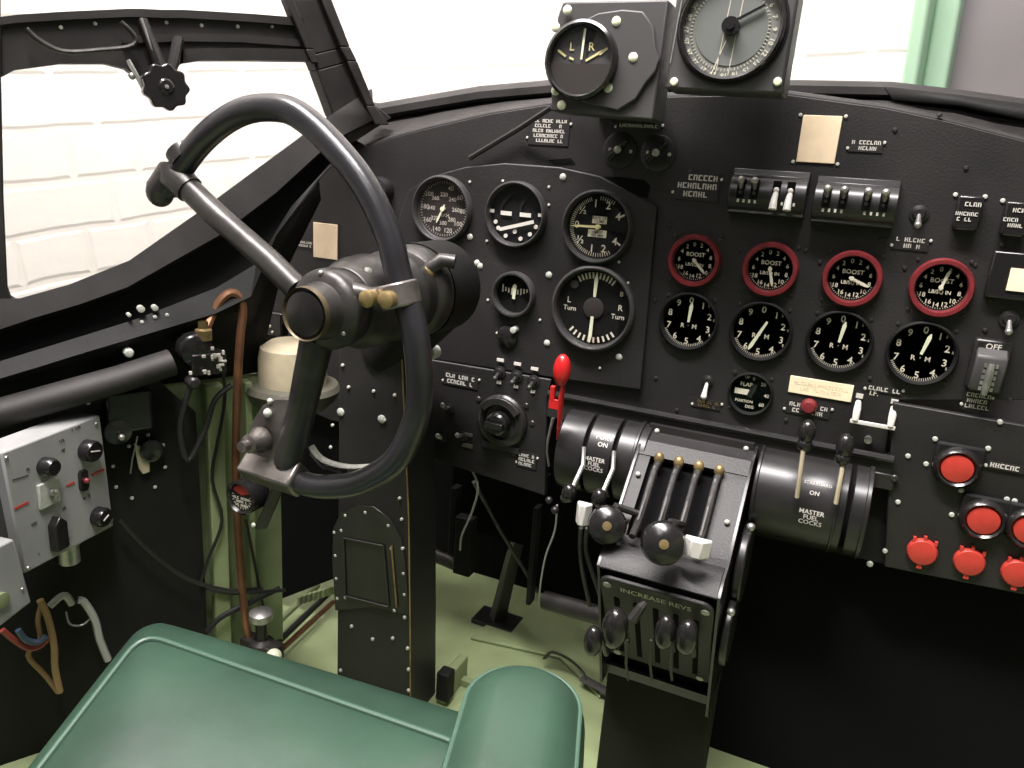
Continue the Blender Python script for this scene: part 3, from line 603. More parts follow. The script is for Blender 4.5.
for i, (px, py) in enumerate([(922, 551), (969, 561), (1017, 572)]):
    t = on(PAN, 'fire_cap', FT[i], 'button', px, py, .010, 'low red caps')
    b = MB(); b.lathe([(.0152, 0), (.0152, .004), (.0135, .0062), (.008, .0074), (0, .0078)], n=40); b.build('cap', 'red', t)
    for cx_, cz_, cw_ in ((0, .0165, .003), (0, -.0165, .005), (-.010, .0135, .003), (.011, .0130, .003)):
        b = MB(); b.box((cx_, -.003, cz_), (cw_, .004, .005)); b.build('clip', 'red', t)
#==================================================================== throttle pedestal
XL, XR = -.199, -.072; XM = (XL+XR)/2; PWd = XR-XL
yz = lambda x, y, z: V((x, y, z))
def xprism(b, poly, x0, x1): return b.prism(poly, x0, x1, f=lambda y, h, z: V((h, y, z)))
ped = thing('throttle_pedestal', 'black throttle pedestal with slotted top and INCREASE REVS plate', 'throttle quadrant', M.Translation((0, 0, 0)))
b = MB(); xprism(b, [(-.01, .795), (-.03, .788), (-.06, .762), (-.10, .724), (-.13, .700), (-.155, .696), (-.168, .690), (-.168, .682), (-.12, .62), (-.07, .50), (-.01, .50)], XL+.012, XR-.012); b.build('core', 'dark', ped)
# slotted skin made of strips between the lever slots
n_s = 4; slots = [-.172, -.149, -.126, -.103]; sw = .012
edges = [XL, slots[0]-.012, slots[3]+.004, XR]
skin = [(-.010, .806), (-.038, .797), (-.062, .776), (-.105, .738), (-.135, .711), (-.150, .706)]
b = MB()
for i in range(0, len(edges), 2):
    x0, x1 = edges[i], edges[i+1]
    poly = skin+[(y+.004, z-.006) for y, z in skin[::-1]]; xprism(b, poly, x0, x1)
for y0, z0, y1, z1 in ((-.008, .808, -.038, .798), (-.038, .798, -.053, .785), (-.130, .716, -.150, .706)): xprism(b, [(y0, z0+.0005), (y1, z1+.0005), (y1+.004, z1-.006), (y0+.004, z0-.006)], XL, XR)
b.build('slotted_cover', 'panel', ped)
b = MB()
for x in (XL-.001, XR+.001): xprism(b, [(-.0, .812), (-.038, .800), (-.065, .779), (-.105, .742), (-.135, .714), (-.158, .708), (-.172, .694), (-.165, .68), (-.10, .50), (.0, .49), (.0, .7)], x-.0015, x+.0015)
b.build('side_plate', 'gloss', ped)
b = MB(); xprism(b, [(-.140, .713), (-.158, .709), (-.173, .693), (-.168, .689), (-.155, .702), (-.142, .706)], XL, XR); b.build('front_flange', 'panel', ped, bevel=.001)
# lever plate facing the pilot
lp = Fr((XM, -.172, .683), (1, 0, 0), V((0, .45, 1)).normalized())
o = thing('tmp', 'x', 'x', M.Identity(4)); bpy.data.objects.remove(o)
LT = M.Translation((XM, -.122, .603)) @ M.Rotation(dig(30), 4, 'X')
b = MB(); w2 = PWd/2-.002; rr = .012
pl = []
for cx_, cz_, a0 in ((w2-rr, .095-rr, 0), (-w2+rr, .095-rr, 90), (-w2+.004, -.070, 180), (w2-.004, -.070, 270)):
    q = rr if a0 < 180 else .004
    for k in range(5): a = dig(a0+22.5*k); pl.append((cx_+q*math.cos(a), cz_+q*math.sin(a)))
b.prism(pl, 0, .005, T=LT); b.build('rev_plate', 'panel', ped, bevel=.0012)
b = MB(); b.text('INCREASE REVS', 0, .080, .0112, .0056); b.bm.transform(LT); b.build('lettering', 'lum', ped, smooth=False)
for i, x in enumerate((-.044, -.022, -.0, .022, .044)):
    b = MB(); b.box((x, -.0052, .0), (.006, .001, .12), T=LT); b.build('slot', 'dark', ped)
o = bpy.data.objects.new('rev_screws', None)
for x, z in ((-.053, .083), (.053, .083), (-.05, -.066), (.05, -.066)):
    b = MB(); b.lathe([(.0045, .004), (.0045, .0065), (0, .007)], c=(x, 0, z), n=16, T=LT); b.build('plate_screw', 'stud', ped)
bpy.data.objects.remove(o)
for y, z, x in ((-.146, .710, XL+.012), (-.160, .702, XL+.04), (-.160, .702, XR-.022), (-.10, .746, XR-.010), (-.075, .768, XL+.008), (-.02, .806, XL+.012), (-.02, .806, XR-.010)):
    b = MB(); b.ball((x, y, z), .0032); b.build('cover_screw', 'stud', ped)
# throttle levers
for i, (x, y, z, c_) in enumerate([(slots[0], -.075, .79, 'gun'), (slots[1], -.070, .80, 'gun'), (slots[2], -.072, .79, 'gun'), (slots[3], -.06, .792, 'gun')]):
    b = MB(); b.tube([V((x, -.05, .75)), V((x, -.060, .785)), V((x, -.078, .778)), V((x, -.118, .738)), V((x, -.15, .726))], [.0035, .0045, .004, .0045, .004], 8)
    b.build('throttle_lever', 'gun', ped)
    b = MB(); b.ball((x, -.060, .787), .006, (1, 1, 1.3)); b.build('lever_head', 'brass', ped)
    b = MB(); b.tube([V((x-.0005, -.076, .7835)), V((x-.0005, -.10, .760)), V((x-.0005, -.13, .737))], .0011, 6); b.build('lever_edge', 'steel', ped)
def mushroom(b, c, r, n_, th):       # knob whose axis points along n_
    n_ = V(n_).normalized(); q = V((0, -1, 0)).rotation_difference(n_).to_matrix().to_4x4()
    return b.lathe([(0, -th), (r*.6, -th*.9), (r*.95, -th*.3), (r, 0), (r*.9, th*.45), (r*.55, th*.75), (r*.25, th*.82), (0, th*.82)], T=M.Translation(c) @ q, n=36), M.Translation(c) @ q
for (px, py, Y, r, fx, fy, lab) in [(607, 525, -.155, .0215, 583, 514, 'a'), (663, 543, -.185, .0228, 697, 548, 'b')]:
    c = PW(px, py, Y); nn = V((.25, -.9, .35))
    b = MB(); _, T = mushroom(b, c, r, nn, .017); kn = b.build('throttle_knob', 'bake', ped)
    b = MB(); b.lathe([(.0050, .012), (.0050, .0145), (0, .015)], T=T, n=16); b.build('knob_centre', 'brass', kn)
    c2 = PW(fx, fy, Y+.012); b = MB(); s_ = -1 if lab == 'a' else 1
    w3, h3 = (.0085, .0125) if lab == 'a' else (.0135, .0095)
    b.prism([(c2.x-w3, -.002), (c2.x-w3*.4, .006), (c2.x+w3*.4, .006), (c2.x+w3, -.002), (c2.x+w3, -.006), (c2.x-w3, -.006)], c2.z-h3, c2.z+h3, f=lambda x, h, k: V((x, c2.y-k, h))); b.build('lock_tab', 'whitep', ped, bevel=.0012)
    b = MB(); b.tube([c, c+V((0, .03, .01)), V((slots[0] if lab == 'a' else slots[2], -.12, .74))], [.005, .005, .004], 8); b.build('knob_stem', 'gun', ped)
# propeller levers
for i, (px, py, Y, r, h_) in enumerate([(593, 641, -.20, .012, 1.5), (615, 628, -.20, .0165, 1.45), (665, 632, -.19, .0125, 1.6), (687, 637, -.19, .0135, 1.5)]):
    c = PW(px, py, Y); b = MB(); b.ball(c, r, (.85, .9, h_)); kn = b.build('propeller_lever', 'bake', ped)
    b = MB(); b.tube([c, c+V((0, .025, -.005)), V((c.x+.004, -.15, c.z-.045))], [.0045, .004, .0035], 8); b.build('lever_arm', 'gun', kn)
b = MB(); b.tube([PW(632, 620, -.195), PW(641, 607, -.19), PW(645, 603, -.185)], [.006, .005, .003], 8); b.build('propeller_lever', 'gun', ped)
for px in (627, 651, 671):
    b = MB(); b.tube([PW(px, 640, -.165), PW(px-1, 665, -.15), PW(px+1, 680, -.145)], .0016, 6); b.build('lever_edge', 'gun', ped)
b = MB(); xprism(b, [(-.085, .52), (-.03, .52), (-.02, .35), (-.085, .35)], XL+.002, XR+.004); b.build('base', 'basecv', ped, bevel=.002)
b = MB(); xprism(b, [(-.09, .52), (-.02, .52), (-.02, .49), (-.08, .49)], XL, XR); b.build('lower_case', 'gloss', ped)
# friction wheels on the right flank
b = MB(); b.cyl(V((XR+.006, -.07, .69)), V((XR+.016, -.07, .69)), .045, n=40); b.build('friction_wheel', 'gloss', ped, bevel=.002)
b = MB(); b.cyl(V((XR+.006, -.10, .62)), V((XR+.014, -.10, .62)), .040, n=40); b.build('friction_wheel', 'gloss', ped, bevel=.002)
for p_ in (PW(751, 527, -.11), PW(731, 612, -.14)): b = MB(); b.ball(p_, .0045); b.build('pivot_bolt', 'steel', ped)
# angle strip above the drums
t = thing('edge_moulding', 'long thin black angle strip above the pedestal drums', 'moulding', M.Identity(4))
b = MB(); a0 = PW(548, 396, -.012); a1 = PW(893, 463, -.012); b.tube([a0+V((0, 0, .004)), a1+V((0, 0, .004))], .0045, 8, flat=.9); b.build('strip', 'gloss', t)
b = MB(); b.box(((a0.x+a1.x)/2, .0, (a0.z+a1.z)/2-.012), (a1.x-a0.x, .022, .03)); b.build('backing', 'panel', t)
# --- fuel cock drums
def drum(name, label, x0, x1, zc, bands, texts, slots_, lv):
    t = thing(name, label, 'lever quadrant', M.Translation((0, 0, 0)), 'fuel cock drums')
    b = MB(); R0 = .052; yc = -.008
    segs = sorted(slots_); e = [x0]+[v for s_ in segs for v in (s_-.0022, s_+.0022)]+[x1]
    for i in range(0, len(e), 2): b.cyl(V((e[i], yc, zc)), V((e[i+1], yc, zc)), R0, n=56)
    b.build('drum', 'gloss', t, bevel=.0012)
    b = MB(); b.cyl(V((x0+.002, yc, zc)), V((x1-.002, yc, zc)), R0-.006, n=40); b.build('core', 'dark', t)
    for x, w in bands:
        b = MB(); b.cyl(V((x-w/2, yc, zc)), V((x+w/2, yc, zc)), R0+.0025, n=56); b.build('rib', 'gloss', t, bevel=.0008)
    b = MB()
    for x, a, s_, sz in texts:
        vs, fs = text_geo(s_); out = []
        for u, v, _ in vs:
            th = dig(a)+v*sz/R0; out.append((x+u*sz, yc-(R0+.0004)*math.cos(th), zc+(R0+.0004)*math.sin(th)))
        b.add(out, fs)
    b.build('lettering', 'placard', t, smooth=False)
    return t
zc = .758
xd = lambda px, py: PW(px, py, -.055).x
t = drum('fuel_cock_quadrant', 'left black lever drum marked PORT and MASTER FUEL COCKS', xd(556, 450), xd(643, 455), zc, [(xd(633, 455), .004)], [(xd(601, 440)+.002, 42, 'PORT', .0085), (xd(601, 440)+.002, 32, 'ON', .008), (xd(596, 455), 4, 'MASTER\nFUEL\nCOCKS', .0072)], [xd(584, 450), xd(613, 455)], None)
for px0, py0, px1, py1 in ((583, 462, 573, 487), (613, 466, 603, 492)):
    b = MB(); b.tube([PW(px0+1, py0-15, -.062), PW(px0, py0+3, -.072), PW(px1, py1, -.10)], .0028, 8); k = b.build('fuel_lever', 'steel', t)
    c = PW(px1-4, py1+6, -.105); b = MB(); b.ball(c, .009, (1, 1, 1.3)); b.build('lever_knob', 'bake', k)
t2 = drum('fuel_cock_quadrant', 'right black lever drum marked STARBOARD and MASTER FUEL COCKS', xd(752, 490), xd(868, 505), zc, [(xd(756, 480), .004), (xd(838, 500), .003), (xd(868, 505), .005)], [(xd(819, 480), 40, 'STARBOARD', .0050), (xd(817, 480), 28, 'ON', .0065), (xd(814, 500), -2, 'MASTER\nFUEL\nCOCKS', .0072)], [xd(850, 500)], None)
for (px0, py0, px1, py1, kx, ky) in ((797, 497, 803, 440, 807, 432), (836, 503, 842, 458, 845, 446)):
    b = MB(); p0 = PW(px0, py0, -.066); p1 = PW(px1, py1+12, -.068); p2 = PW(px1, py1, -.06); b.tube([p0, p1, p2], .0042, 8, flat=.6); k = b.build('fuel_lever', 'creamd', t2)
    c = PW(kx, ky, -.065); b = MB(); b.ball(c, .009, (1, 1, 1.5)); b.ball(c+V((.0, 0, -.014)), .0075, (1.1, 1, 1)); b.build('lever_knob', 'bake', k)
b = MB(); xm0, xm1 = XL+.002, XR-.002; b.box(((xm0+xm1)/2, .0, zc+.02), (xm1-xm0, .04, .07)); b.build('bridge', 'panel', ped)
t = on(PAN, 'panel_bracket', 'small black screwed plate at the right end of the right drum', 'bracket', 890, 478, .010)
b = MB(); b.box((-.012, -.002, -.004), (.034, .004, .018)); b.build('plate', 'gloss', t, bevel=.0015); screws(t, [(-.018, -.004), (.004, .002)], 'gun', .004, h=.004)
# --- red lever
t = thing('red_lever', 'bright red painted lever with oval knob, left of the drums', 'lever', M.Translation(PW(560, 420, -.05)))
o_ = PW(560, 420, -.05)
b = MB(); b.ball(PW(562, 370, -.075)-o_, .0125, (.85, .8, 1.55)); b.build('knob', 'redp', t)
b = MB(); b.tube([PW(563, 384, -.073)-o_, PW(561, 400, -.070)-o_, PW(560, 420, -.066)-o_, PW(557, 440, -.060)-o_], [.005, .0065, .0055, .0015], 8, flat=.5); b.box(PW(553, 393, -.066)-o_, (.006, .006, .018)); b.box(PW(555, 404, -.066)-o_, (.014, .006, .012)); b.build('arm', 'redp', t, bevel=.0008)
b = MB()
pc = [PW(553, 418, -.06)-o_, PW(548, 440, -.062)-o_, PW(547, 452, -.06)-o_, PW(549, 466, -.055)-o_]
b.tube(pc, [.0035, .003, .002, .002], 8, flat=.5); b.build('steel_link', 'steel', t)
for p_, r_ in ((PW(549, 500, -.07), .0045), (PW(555, 510, -.07), .005), (PW(565, 498, -.07), .006)): b = MB(); b.ball(p_-o_, r_); b.build('hinge_pin', 'gun', t)
#==================================================================== control column and wheel
hub = PW(306, 314, -.35); HX, HZ = hub.x, hub.z
cc = thing('control_column', 'tall black riveted control column rising from the green floor', 'control column', M.Identity(4))
cfr = Fr((0, -.12, 0), (1, 0, 0))
b = MB(); xa, xb = -.58, -.470
b.prism([(xa, .352), (xb+.014, .352), (xb+.008, .50), (xb, .66), (xb-.018, .88), (xb-.03, .90), (xa+.01, .89), (xa, .86)], .12, .05); b.build('column_box', 'panel', cc, bevel=.0012)
b = MB(); pr = [(xb+.0145, .355), (xb+.0085, .50), (xb+.0005, .66), (xb-.0175, .875)]
b.tube([V((x, -.1205, z)) for x, z in pr], .0011, 6); b.build('brass_edge', 'brass', cc)
# access plate
px_ = [cfr.l(x, y) for x, y in ((336, 610), (333, 560), (334, 528), (341, 513), (358, 505), (374, 506), (390, 518), (402, 538), (406, 560), (410, 615), (376, 606))]
b = MB(); b.prism(px_, 0, .002); b.build('access_plate', 'gloss', cc, bevel=.0006); bpy.data.objects['access_plate'].location = (0, -.12, 0)
px_ = [cfr.l(x, y) for x, y in ((347, 595), (345, 537), (385, 545), (390, 606))]
b = MB()
for i in range(4): b.tube([V((px_[i][0], -.1235, px_[i][1])), V((px_[(i+1) % 4][0], -.1235, px_[(i+1) % 4][1]))], .0014, 6)
b.build('plate_frame', 'gun', cc)
b = MB(); b.tube([V((cfr.l(393, 545)[0], -.1235, cfr.l(393, 545)[1])), V((cfr.l(398, 606)[0], -.1235, cfr.l(398, 606)[1]))], .0013, 6); b.build('plate_frame', 'brass', cc)
h_ = bpy.data.objects.new('rivet_holder', None)
def colscrews(pts, m, r):
    for x, y in pts:
        lx, lz = cfr.l(x, y); screws(cc, [(lx, lz)], m, r, 'rivet', h=.121)
bpy.data.objects.remove(h_)
colscrews([(346, 515), (366, 512), (392, 548), (335, 532), (342, 530), (336, 555), (337, 578), (338, 598), (346, 597), (403, 548), (404, 573), (405, 594), (405, 617), (395, 610), (352, 626), (373, 639), (393, 638), (408, 648), (409, 669), (409, 690), (341, 670), (389, 525)], 'stud', .0026)
colscrews([(341, 412), (382, 419)], 'stud', .0055)
colscrews([(374, 391), (395, 395), (349, 387), (397, 437), (333, 425), (385, 420), (331, 447), (400, 498), (402, 519), (343, 365), (375, 362)], 'stud', .0022)
# boss tube running forward from the wheel to the panel
b = MB(); b.lathe([(.030, .30), (.038, .298), (.040, .292), (.042, .285), (.046, .275), (.0475, .255), (.046, .25), (.046, .22), (.048, .217), (.048, .208), (.046, .205), (.046, .19), (.050, .185), (.052, .180), (.052, .165), (0, .165)], c=(HX, 0, HZ), n=48); b.build('wheel_boss', 'gun', cc, bevel=.001)
b = MB(); b.lathe([(.053, .165), (.053, .105), (.049, .10), (0, .10)], c=(HX, 0, HZ), n=40); b.build('boss_housing', 'matte', cc)
b = MB(); b.cyl(V((HX, -.11, HZ-.02)), V((-.53, -.09, .86)), .036, n=28); b.build('boss_neck', 'matte', cc)
for px, py, Y, r, m_ in ((427, 273, -.19, .0095, 'brass'), (380, 338, -.12, .0085, 'stud'), (368, 275, -.28, .008, 'stud'), (433, 352, -.05, .009, 'stud')):
    b = MB(); c = PW(px, py, Y); b.lathe([(r, -.006), (r, .004), (r*.7, .008), (0, .009)], c=c, n=20); b.build('bolt', m_, cc)
b = MB(); b.tube([PW(410, 284, -.20), PW(428, 270, -.19), PW(442, 260, -.185), PW(455, 262, -.18)], .008, 10); b.build('pipe_union', 'gun', cc)
# wheel
wh = thing('control_wheel', 'black ring control yoke wheel, open on its left side', 'steering wheel', M.Translation((HX, -.30, HZ)))
W0 = V((HX, -.30, HZ)); wy = -.30
rp = [(166, 190), (171, 180), (178, 172), (192, 152), (208, 134.5), (228, 119), (248, 110), (270, 107.5), (291, 111), (311, 124), (329, 141), (346, 160), (360, 178), (372, 198), (382, 219), (391, 243), (398, 274), (407, 303), (415, 332), (419, 368), (419, 405), (409, 438), (393, 463), (364, 481), (340, 486), (316, 486), (297, 481)]
def smoothp(p, k=3):
    out = []
    for i in range(len(p)-1):
        p0, p1, p2, p3 = (p[max(i-1, 0)], p[i], p[i+1], p[min(i+2, len(p)-1)])
        for j in range(k):
            t_ = j/k; out.append(tuple(.5*((2*b_)+(-a_+c_)*t_+(2*a_-5*b_+4*c_-d_)*t_*t_+(-a_+3*b_-3*c_+d_)*t_**3) for a_, b_, c_, d_ in zip(p0, p1, p2, p3)))
    out.append(p[-1]); return out
pts = [PW(x, y, wy)-W0 for x, y in smoothp(rp)]
b = MB(); b.tube(pts, .0128, 20); b.build('rim', 'rim', wh)
b = MB(); b.lathe([(0, .050), (.0235, .050), (.0245, .047), (.0255, .034), (.0275, .030), (.033, .028), (.0375, .024), (.0385, .020), (.0385, .008), (.036, .004), (.036, -.004), (.03, -.010), (0, -.010)], n=56)
b.build('hub', 'gun', wh)
b = MB(); b.lathe([(.0222, .0495), (.0245, .0535), (.0252, .0475)], n=48, closed=True); b.build('hub_ring', 'brassd', wh)
b = MB(); b.lathe([(0, .0495), (.0215, .0495), (.0205, .0525), (.012, .0545), (.0, .0550)], n=40); b.build('hub_cap', 'bake', wh)
def wp(px, py, Y=wy): return PW(px, py, Y)-W0
b = MB(); b.tube([wp(298, 290, -.31), wp(270, 262, -.305), wp(215, 214), wp(180, 180)], [.0125, .0125, .0125, .0125], 18); b.build('spoke', 'gun', wh)
b = MB(); b.tube([wp(318, 335, -.315), wp(304, 400, -.305), wp(288, 462, -.30)], [.0165, .0150, .0150], 18); b.build('spoke', 'gun', wh)
b = MB(); b.tube([wp(345, 292, -.315), wp(372, 296, -.31), wp(398, 293, -.305)], [.012, .008, .009], 14); b.build('spoke', 'gun', wh)
b = MB(); b.tube([wp(396, 283), wp(402, 307)], .0195, 20); b.build('clamp', 'steelw', wh, bevel=.002)
b = MB(); b.tube([wp(173, 163), wp(176, 177), wp(190, 190)], [.013, .017, .0145], 16); b.ball(wp(160, 192), .0155, (.9, .9, 1)); b.tube([wp(172, 172), wp(160, 190)], .0145, 16); b.build('clamp', 'gun', wh)
b = MB(); b.tube([wp(180, 150), wp(187, 160)], .0155, 16); b.build('collar', 'gun', wh)
for q in ((371, 298, -.318), (390, 299, -.318)):
    b = MB(); b.lathe([(.008, -.002), (.008, .008), (.005, .010), (0, .010)], c=wp(*q), n=20); b.build('bolt', 'brass', wh)
for p_ in ((321, 273), (344, 333)): b = MB(); b.ball(wp(*p_, -.327), .0028); b.build('hub_screw', 'steel', wh)
# brake bracket at the bottom
q = [wp(x, y, -.308) for x, y in ((247, 458), (250, 425), (262, 406), (275, 399), (297, 399), (292, 430), (284, 466))]
b = MB(); n_ = len(q); b.add(q+[v+V((0, .010, 0)) for v in q], [tuple(range(n_)), tuple(range(2*n_-1, n_-1, -1))]+[(i, (i+1) % n_, n_+(i+1) % n_, n_+i) for i in range(n_)]); b.build('bracket', 'steelw', wh, bevel=.001)
b = MB(); c = wp(262, 439, -.31); b.lathe([(.014, 0), (.014, .006), (.010, .012), (.010, .020), (.006, .022), (.006, .030), (0, .031)], c=c, n=12); b.build('bracket_nut', 'steelw', wh)
for x, y, r in ((268, 413, .005), (270, 401, .003), (292, 408, .0035)): b = MB(); b.ball(wp(x, y, -.309), r); b.build('bracket_screw', 'stud', wh)
b = MB(); b.tube([wp(249, 463, -.302), wp(300, 480, -.302)], .0215, 4, upv=V((0, 0, 1))); b.build('end_block', 'steelw', wh, bevel=.003)
b = MB(); b.tube([wp(*p, -.29) for p in smoothp([(311, 446), (318, 456), (330, 463), (350, 467), (372, 466), (388, 463)])], [.0045]*16, 8, flat=.6); b.build('brake_lever', 'stud', wh)
b = MB(); b.tube([wp(313, 452, -.285), wp(325, 466, -.285), wp(345, 471, -.285)], .006, 8, flat=.5); b.build('brake_lever_pivot', 'gun', wh)
# cream drum (compass bowl) left of the column
t = thing('compass_bowl', 'cream topped drum on a grey brown disc behind the wheel hub', 'compass', M.Translation(PW(293, 385, -.10)))
b = MB(); b.lathe([(0, .062), (.030, .061), (.042, .053), (.045, .038), (.045, .0)], n=40, ax='Z'); b.build('bowl', 'creamd', t)
b = MB(); b.lathe([(.045, .004), (.060, .003), (.064, -.004), (.058, -.018), (.045, -.030), (0, -.034)], n=44, ax='Z'); b.build('base_ring', 'olive', t)
# red-topped brake gauge with bar
o_ = PW(245, 496, -.22)
t = thing('brake_pressure_gauge', 'small dial with red and white markings below the wheel bracket', 'gauge', PAN.mat(o_))
b = MB(); b.lathe([(.0175, .006), (.0195, .010), (.0225, .008), (.0225, -.02), (0, -.02)], n=40); b.build('case', 'bake', t)
g = MB(); g.lathe([(0, .005), (.018, .005)], n=32); g.m(1); g.prism([pol(.016, a) for a in range(-60, 61, 15)]+[(.0, .003)], .0052, .0058); g.m(2); g.scrib(0, -.006, .026, .014, 3, .006, 4); ticks(g, .013, .016, 80, 280, 14, .0008, .006); g.build('dial', ['dial', 'red', 'white'], t, smooth=False)
b = MB(); b.lathe([(0, .008), (.018, .008)], n=32); b.build('glass', 'glass', t)
p0, p1 = PW(279, 484, -.2)-o_, PW(262, 526, -.2)-o_
b = MB(); b.tube([p0, p1], .014, 4, flat=.6); b.build('mounting_bar', 'gloss', t, bevel=.002); screws(t, [((PW(263, 520, -.215)-o_).x, (PW(263, 520, -.215)-o_).z)], 'stud', .003, h=.012)
# black side board behind the column
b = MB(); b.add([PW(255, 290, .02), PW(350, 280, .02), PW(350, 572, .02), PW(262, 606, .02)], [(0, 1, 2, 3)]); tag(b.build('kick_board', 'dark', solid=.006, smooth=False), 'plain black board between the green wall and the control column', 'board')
# small knobs left of hub
t = on(PAN, 'lever_switch', 'small black ball lever left of the wheel hub', 'switch', 257, 316, .02)
b = MB(); b.ball((0, -.02, 0), .007); b.tube([(0, -.02, 0), (.012, -.01, .012), (.03, 0, .028)], .002, 8); b.build('ball_lever', 'bake', t)
t = on(PAN, 'terminal_block', 'tiny black block with white specks left of the wheel hub', 'terminal', 277, 322, .02)
b = MB(); b.box((0, -.008, 0), (.045, .016, .035)); b.build('body', 'bake', t, bevel=.003)
for i in range(6): screws(t, [(random.uniform(-.018, .018), random.uniform(-.014, .014))], 'white', .0022, h=.016)
t = on(PAN, 'shutoff_valve', 'black ribbed knob beyond the upper right of the wheel rim', 'knob', 384, 190, .0)
b = MB(); b.lathe([(.016, 0), (.018, .01), (.016, .02), (.006, .022), (0, .022)], n=14); b.build('knob', 'gloss', t); b = MB(); b.ball((.0, -.022, 0), .005); b.build('centre', 'brass', t)
b = MB(); b.cyl(V((0, 0, 0)), V((0, -.01, 0)), .003)
#==================================================================== left side gear
# rolled ledge below the sill
b = MB(); e0, e1 = [(-60, 432), (0, 413), (60, 396), (120, 379), (172, 362)], None
cen = [SID.w(x, y, .055) for x, y in e0]
b.tube(cen, .0195, 16, flat=.8); tag(b.build('padded_rail', 'ledge'), 'dusty black padded rail running along the left wall under the sill', 'rail')
t = on(SID, 'wall_stud', 'round grey stud on the sill shelf above the padded rail', 'stud', 128, 352, .04); b = MB(); b.lathe([(.0055, -.005), (.0055, .006), (.004, .009), (0, .010)], n=16); b.build('stud', 'stud', t)
for i, (x, y, r) in enumerate([(141, 309, .004), (155, 308, .0035), (129, 315, .0022), (142, 322, .002), (155, 317, .0022), (167, 315, .0022)]):
    t = on(SID, 'wall_screw', ['largest of the small grey screws on the sill', 'second screw of the grey cluster on the sill'][i] if i < 2 else 'tiny grey screw in the cluster on the sill', 'screw', x, y, .035, 'sill screws')
    b = MB(); b.lathe([(r, -.006), (r, .002), (0, .003)], n=12); b.build('head', 'stud', t)
# knob on the upper rail
t = on(SID, 'window_catch', 'scalloped black knob hanging on a bracket from the upper window rail', 'window catch', 165, 87, .035)
b = MB(); N_ = 72; pr = [((.0235+.0016*math.cos(9*2*pi*i/N_))*math.cos(2*pi*i/N_), (.0235+.0016*math.cos(9*2*pi*i/N_))*math.sin(2*pi*i/N_)) for i in range(N_)]
b.prism(pr, -.006, .006); b.lathe([(.018, .005), (.010, .003), (.008, .0075), (0, .008)], n=24); kn = b.build('knob', 'bake', t, bevel=.0015)
b = MB(); b.lathe([(.0022, .007), (.0022, .0095), (0, .010)], n=10); b.build('knob_screw', 'steel', kn)
W0_ = SID.w(165, 87, .035); Ri = SID.R.transposed()
def sw_(x, y, off): return Ri @ (SID.w(x, y, off)-W0_)
b = MB(); b.tube([sw_(142, 20, .012), sw_(152, 45, .016), sw_(160, 66, .02), sw_(168, 88, .025)], [.009, .010, .011, .008], 10, flat=.6); b.tube([sw_(178, 40, .012), sw_(174, 62, .018), sw_(168, 80, .02)], [.012, .012, .010], 10, flat=.5); b.build('bracket', 'ledge', t)
b = MB(); b.tube([sw_(*p, .022) for p in smoothp([(26, 28), (36, 38), (55, 49), (72, 52), (100, 50), (128, 47), (136, 40), (130, 30), (121, 22)])], .0026, 8); b.build('pull_rod', 'gun', t)
b = MB(); b.tube([sw_(141, 18, .02), sw_(149, 40, .022), sw_(156, 58, .024)], .002, 6); b.tube([sw_(128, 60, .02), sw_(138, 78, .024), sw_(145, 92, .026)], .0025, 6); b.ball(sw_(132, 76, .02), .004); b.build('catch_arm', 'steel', t)
# electrical panel on the left wall
ef = Fr(SID.w(150, 470, .02), SID.X)
t = thing('electrical_panel', 'dark panel of sockets and switches on the left wall', 'control panel', ef.mat(ef.o))
def el(x, y, off=0): return ef.l(x, y, off)
b = MB(); b.prism([el(*p) for p in ((-60, 440), (100, 398), (128, 379), (150, 372), (180, 400), (196, 412), (208, 640), (212, 780), (-60, 900))], -.01, 0); b.build('board', 'matte', t, bevel=.001)
b = MB(); x, z = el(125, 405); b.box((x, -.015, z), (.05, .03, .05)); b.build('junction_box', 'bake', t, bevel=.004)
b = MB(); x, z = el(113, 424); b.lathe([(.013, .02), (.015, .032), (.007, .034), (0, .034)], c=(x, 0, z), n=20); b.build('lamp_cap', 'bake', t)
b = MB(); x, z = el(115, 427); b.ball((x, -.040, z), .004); b.build('lamp_cap_glint', 'steel', t)
x, z = el(140, 462)
b = MB(); b.prism([(x-.007, z+.028), (x+.003, z+.020), (x+.0095, z), (x+.009, z-.012), (x+.001, z-.014), (x-.003, z-.006)], .004, .008); b.build('paper_tag', 'creamd', t, bevel=.0008)
b = MB(); b.tube([(x-.002, -.006, z+.036), (x-.010, -.010, z+.010), (x-.013, -.008, z-.010)], .0012, 6); b.build('tag_wire', 'steel', t)
b = MB(); b.lathe([(.014, 0), (.014, .012), (.011, .014), (0, .014)], c=(el(150, 448)[0], 0, el(150, 448)[1]), n=24); b.build('socket', 'bake', t)
screws(t, [el(*p) for p in ((88, 403), (104, 402), (124, 400), (142, 395), (131, 427), (136, 426), (163, 445), (148, 435), (116, 487), (132, 498), (155, 487), (165, 467), (129, 446), (113, 466), (146, 423))], 'stud', .0024, h=.0)
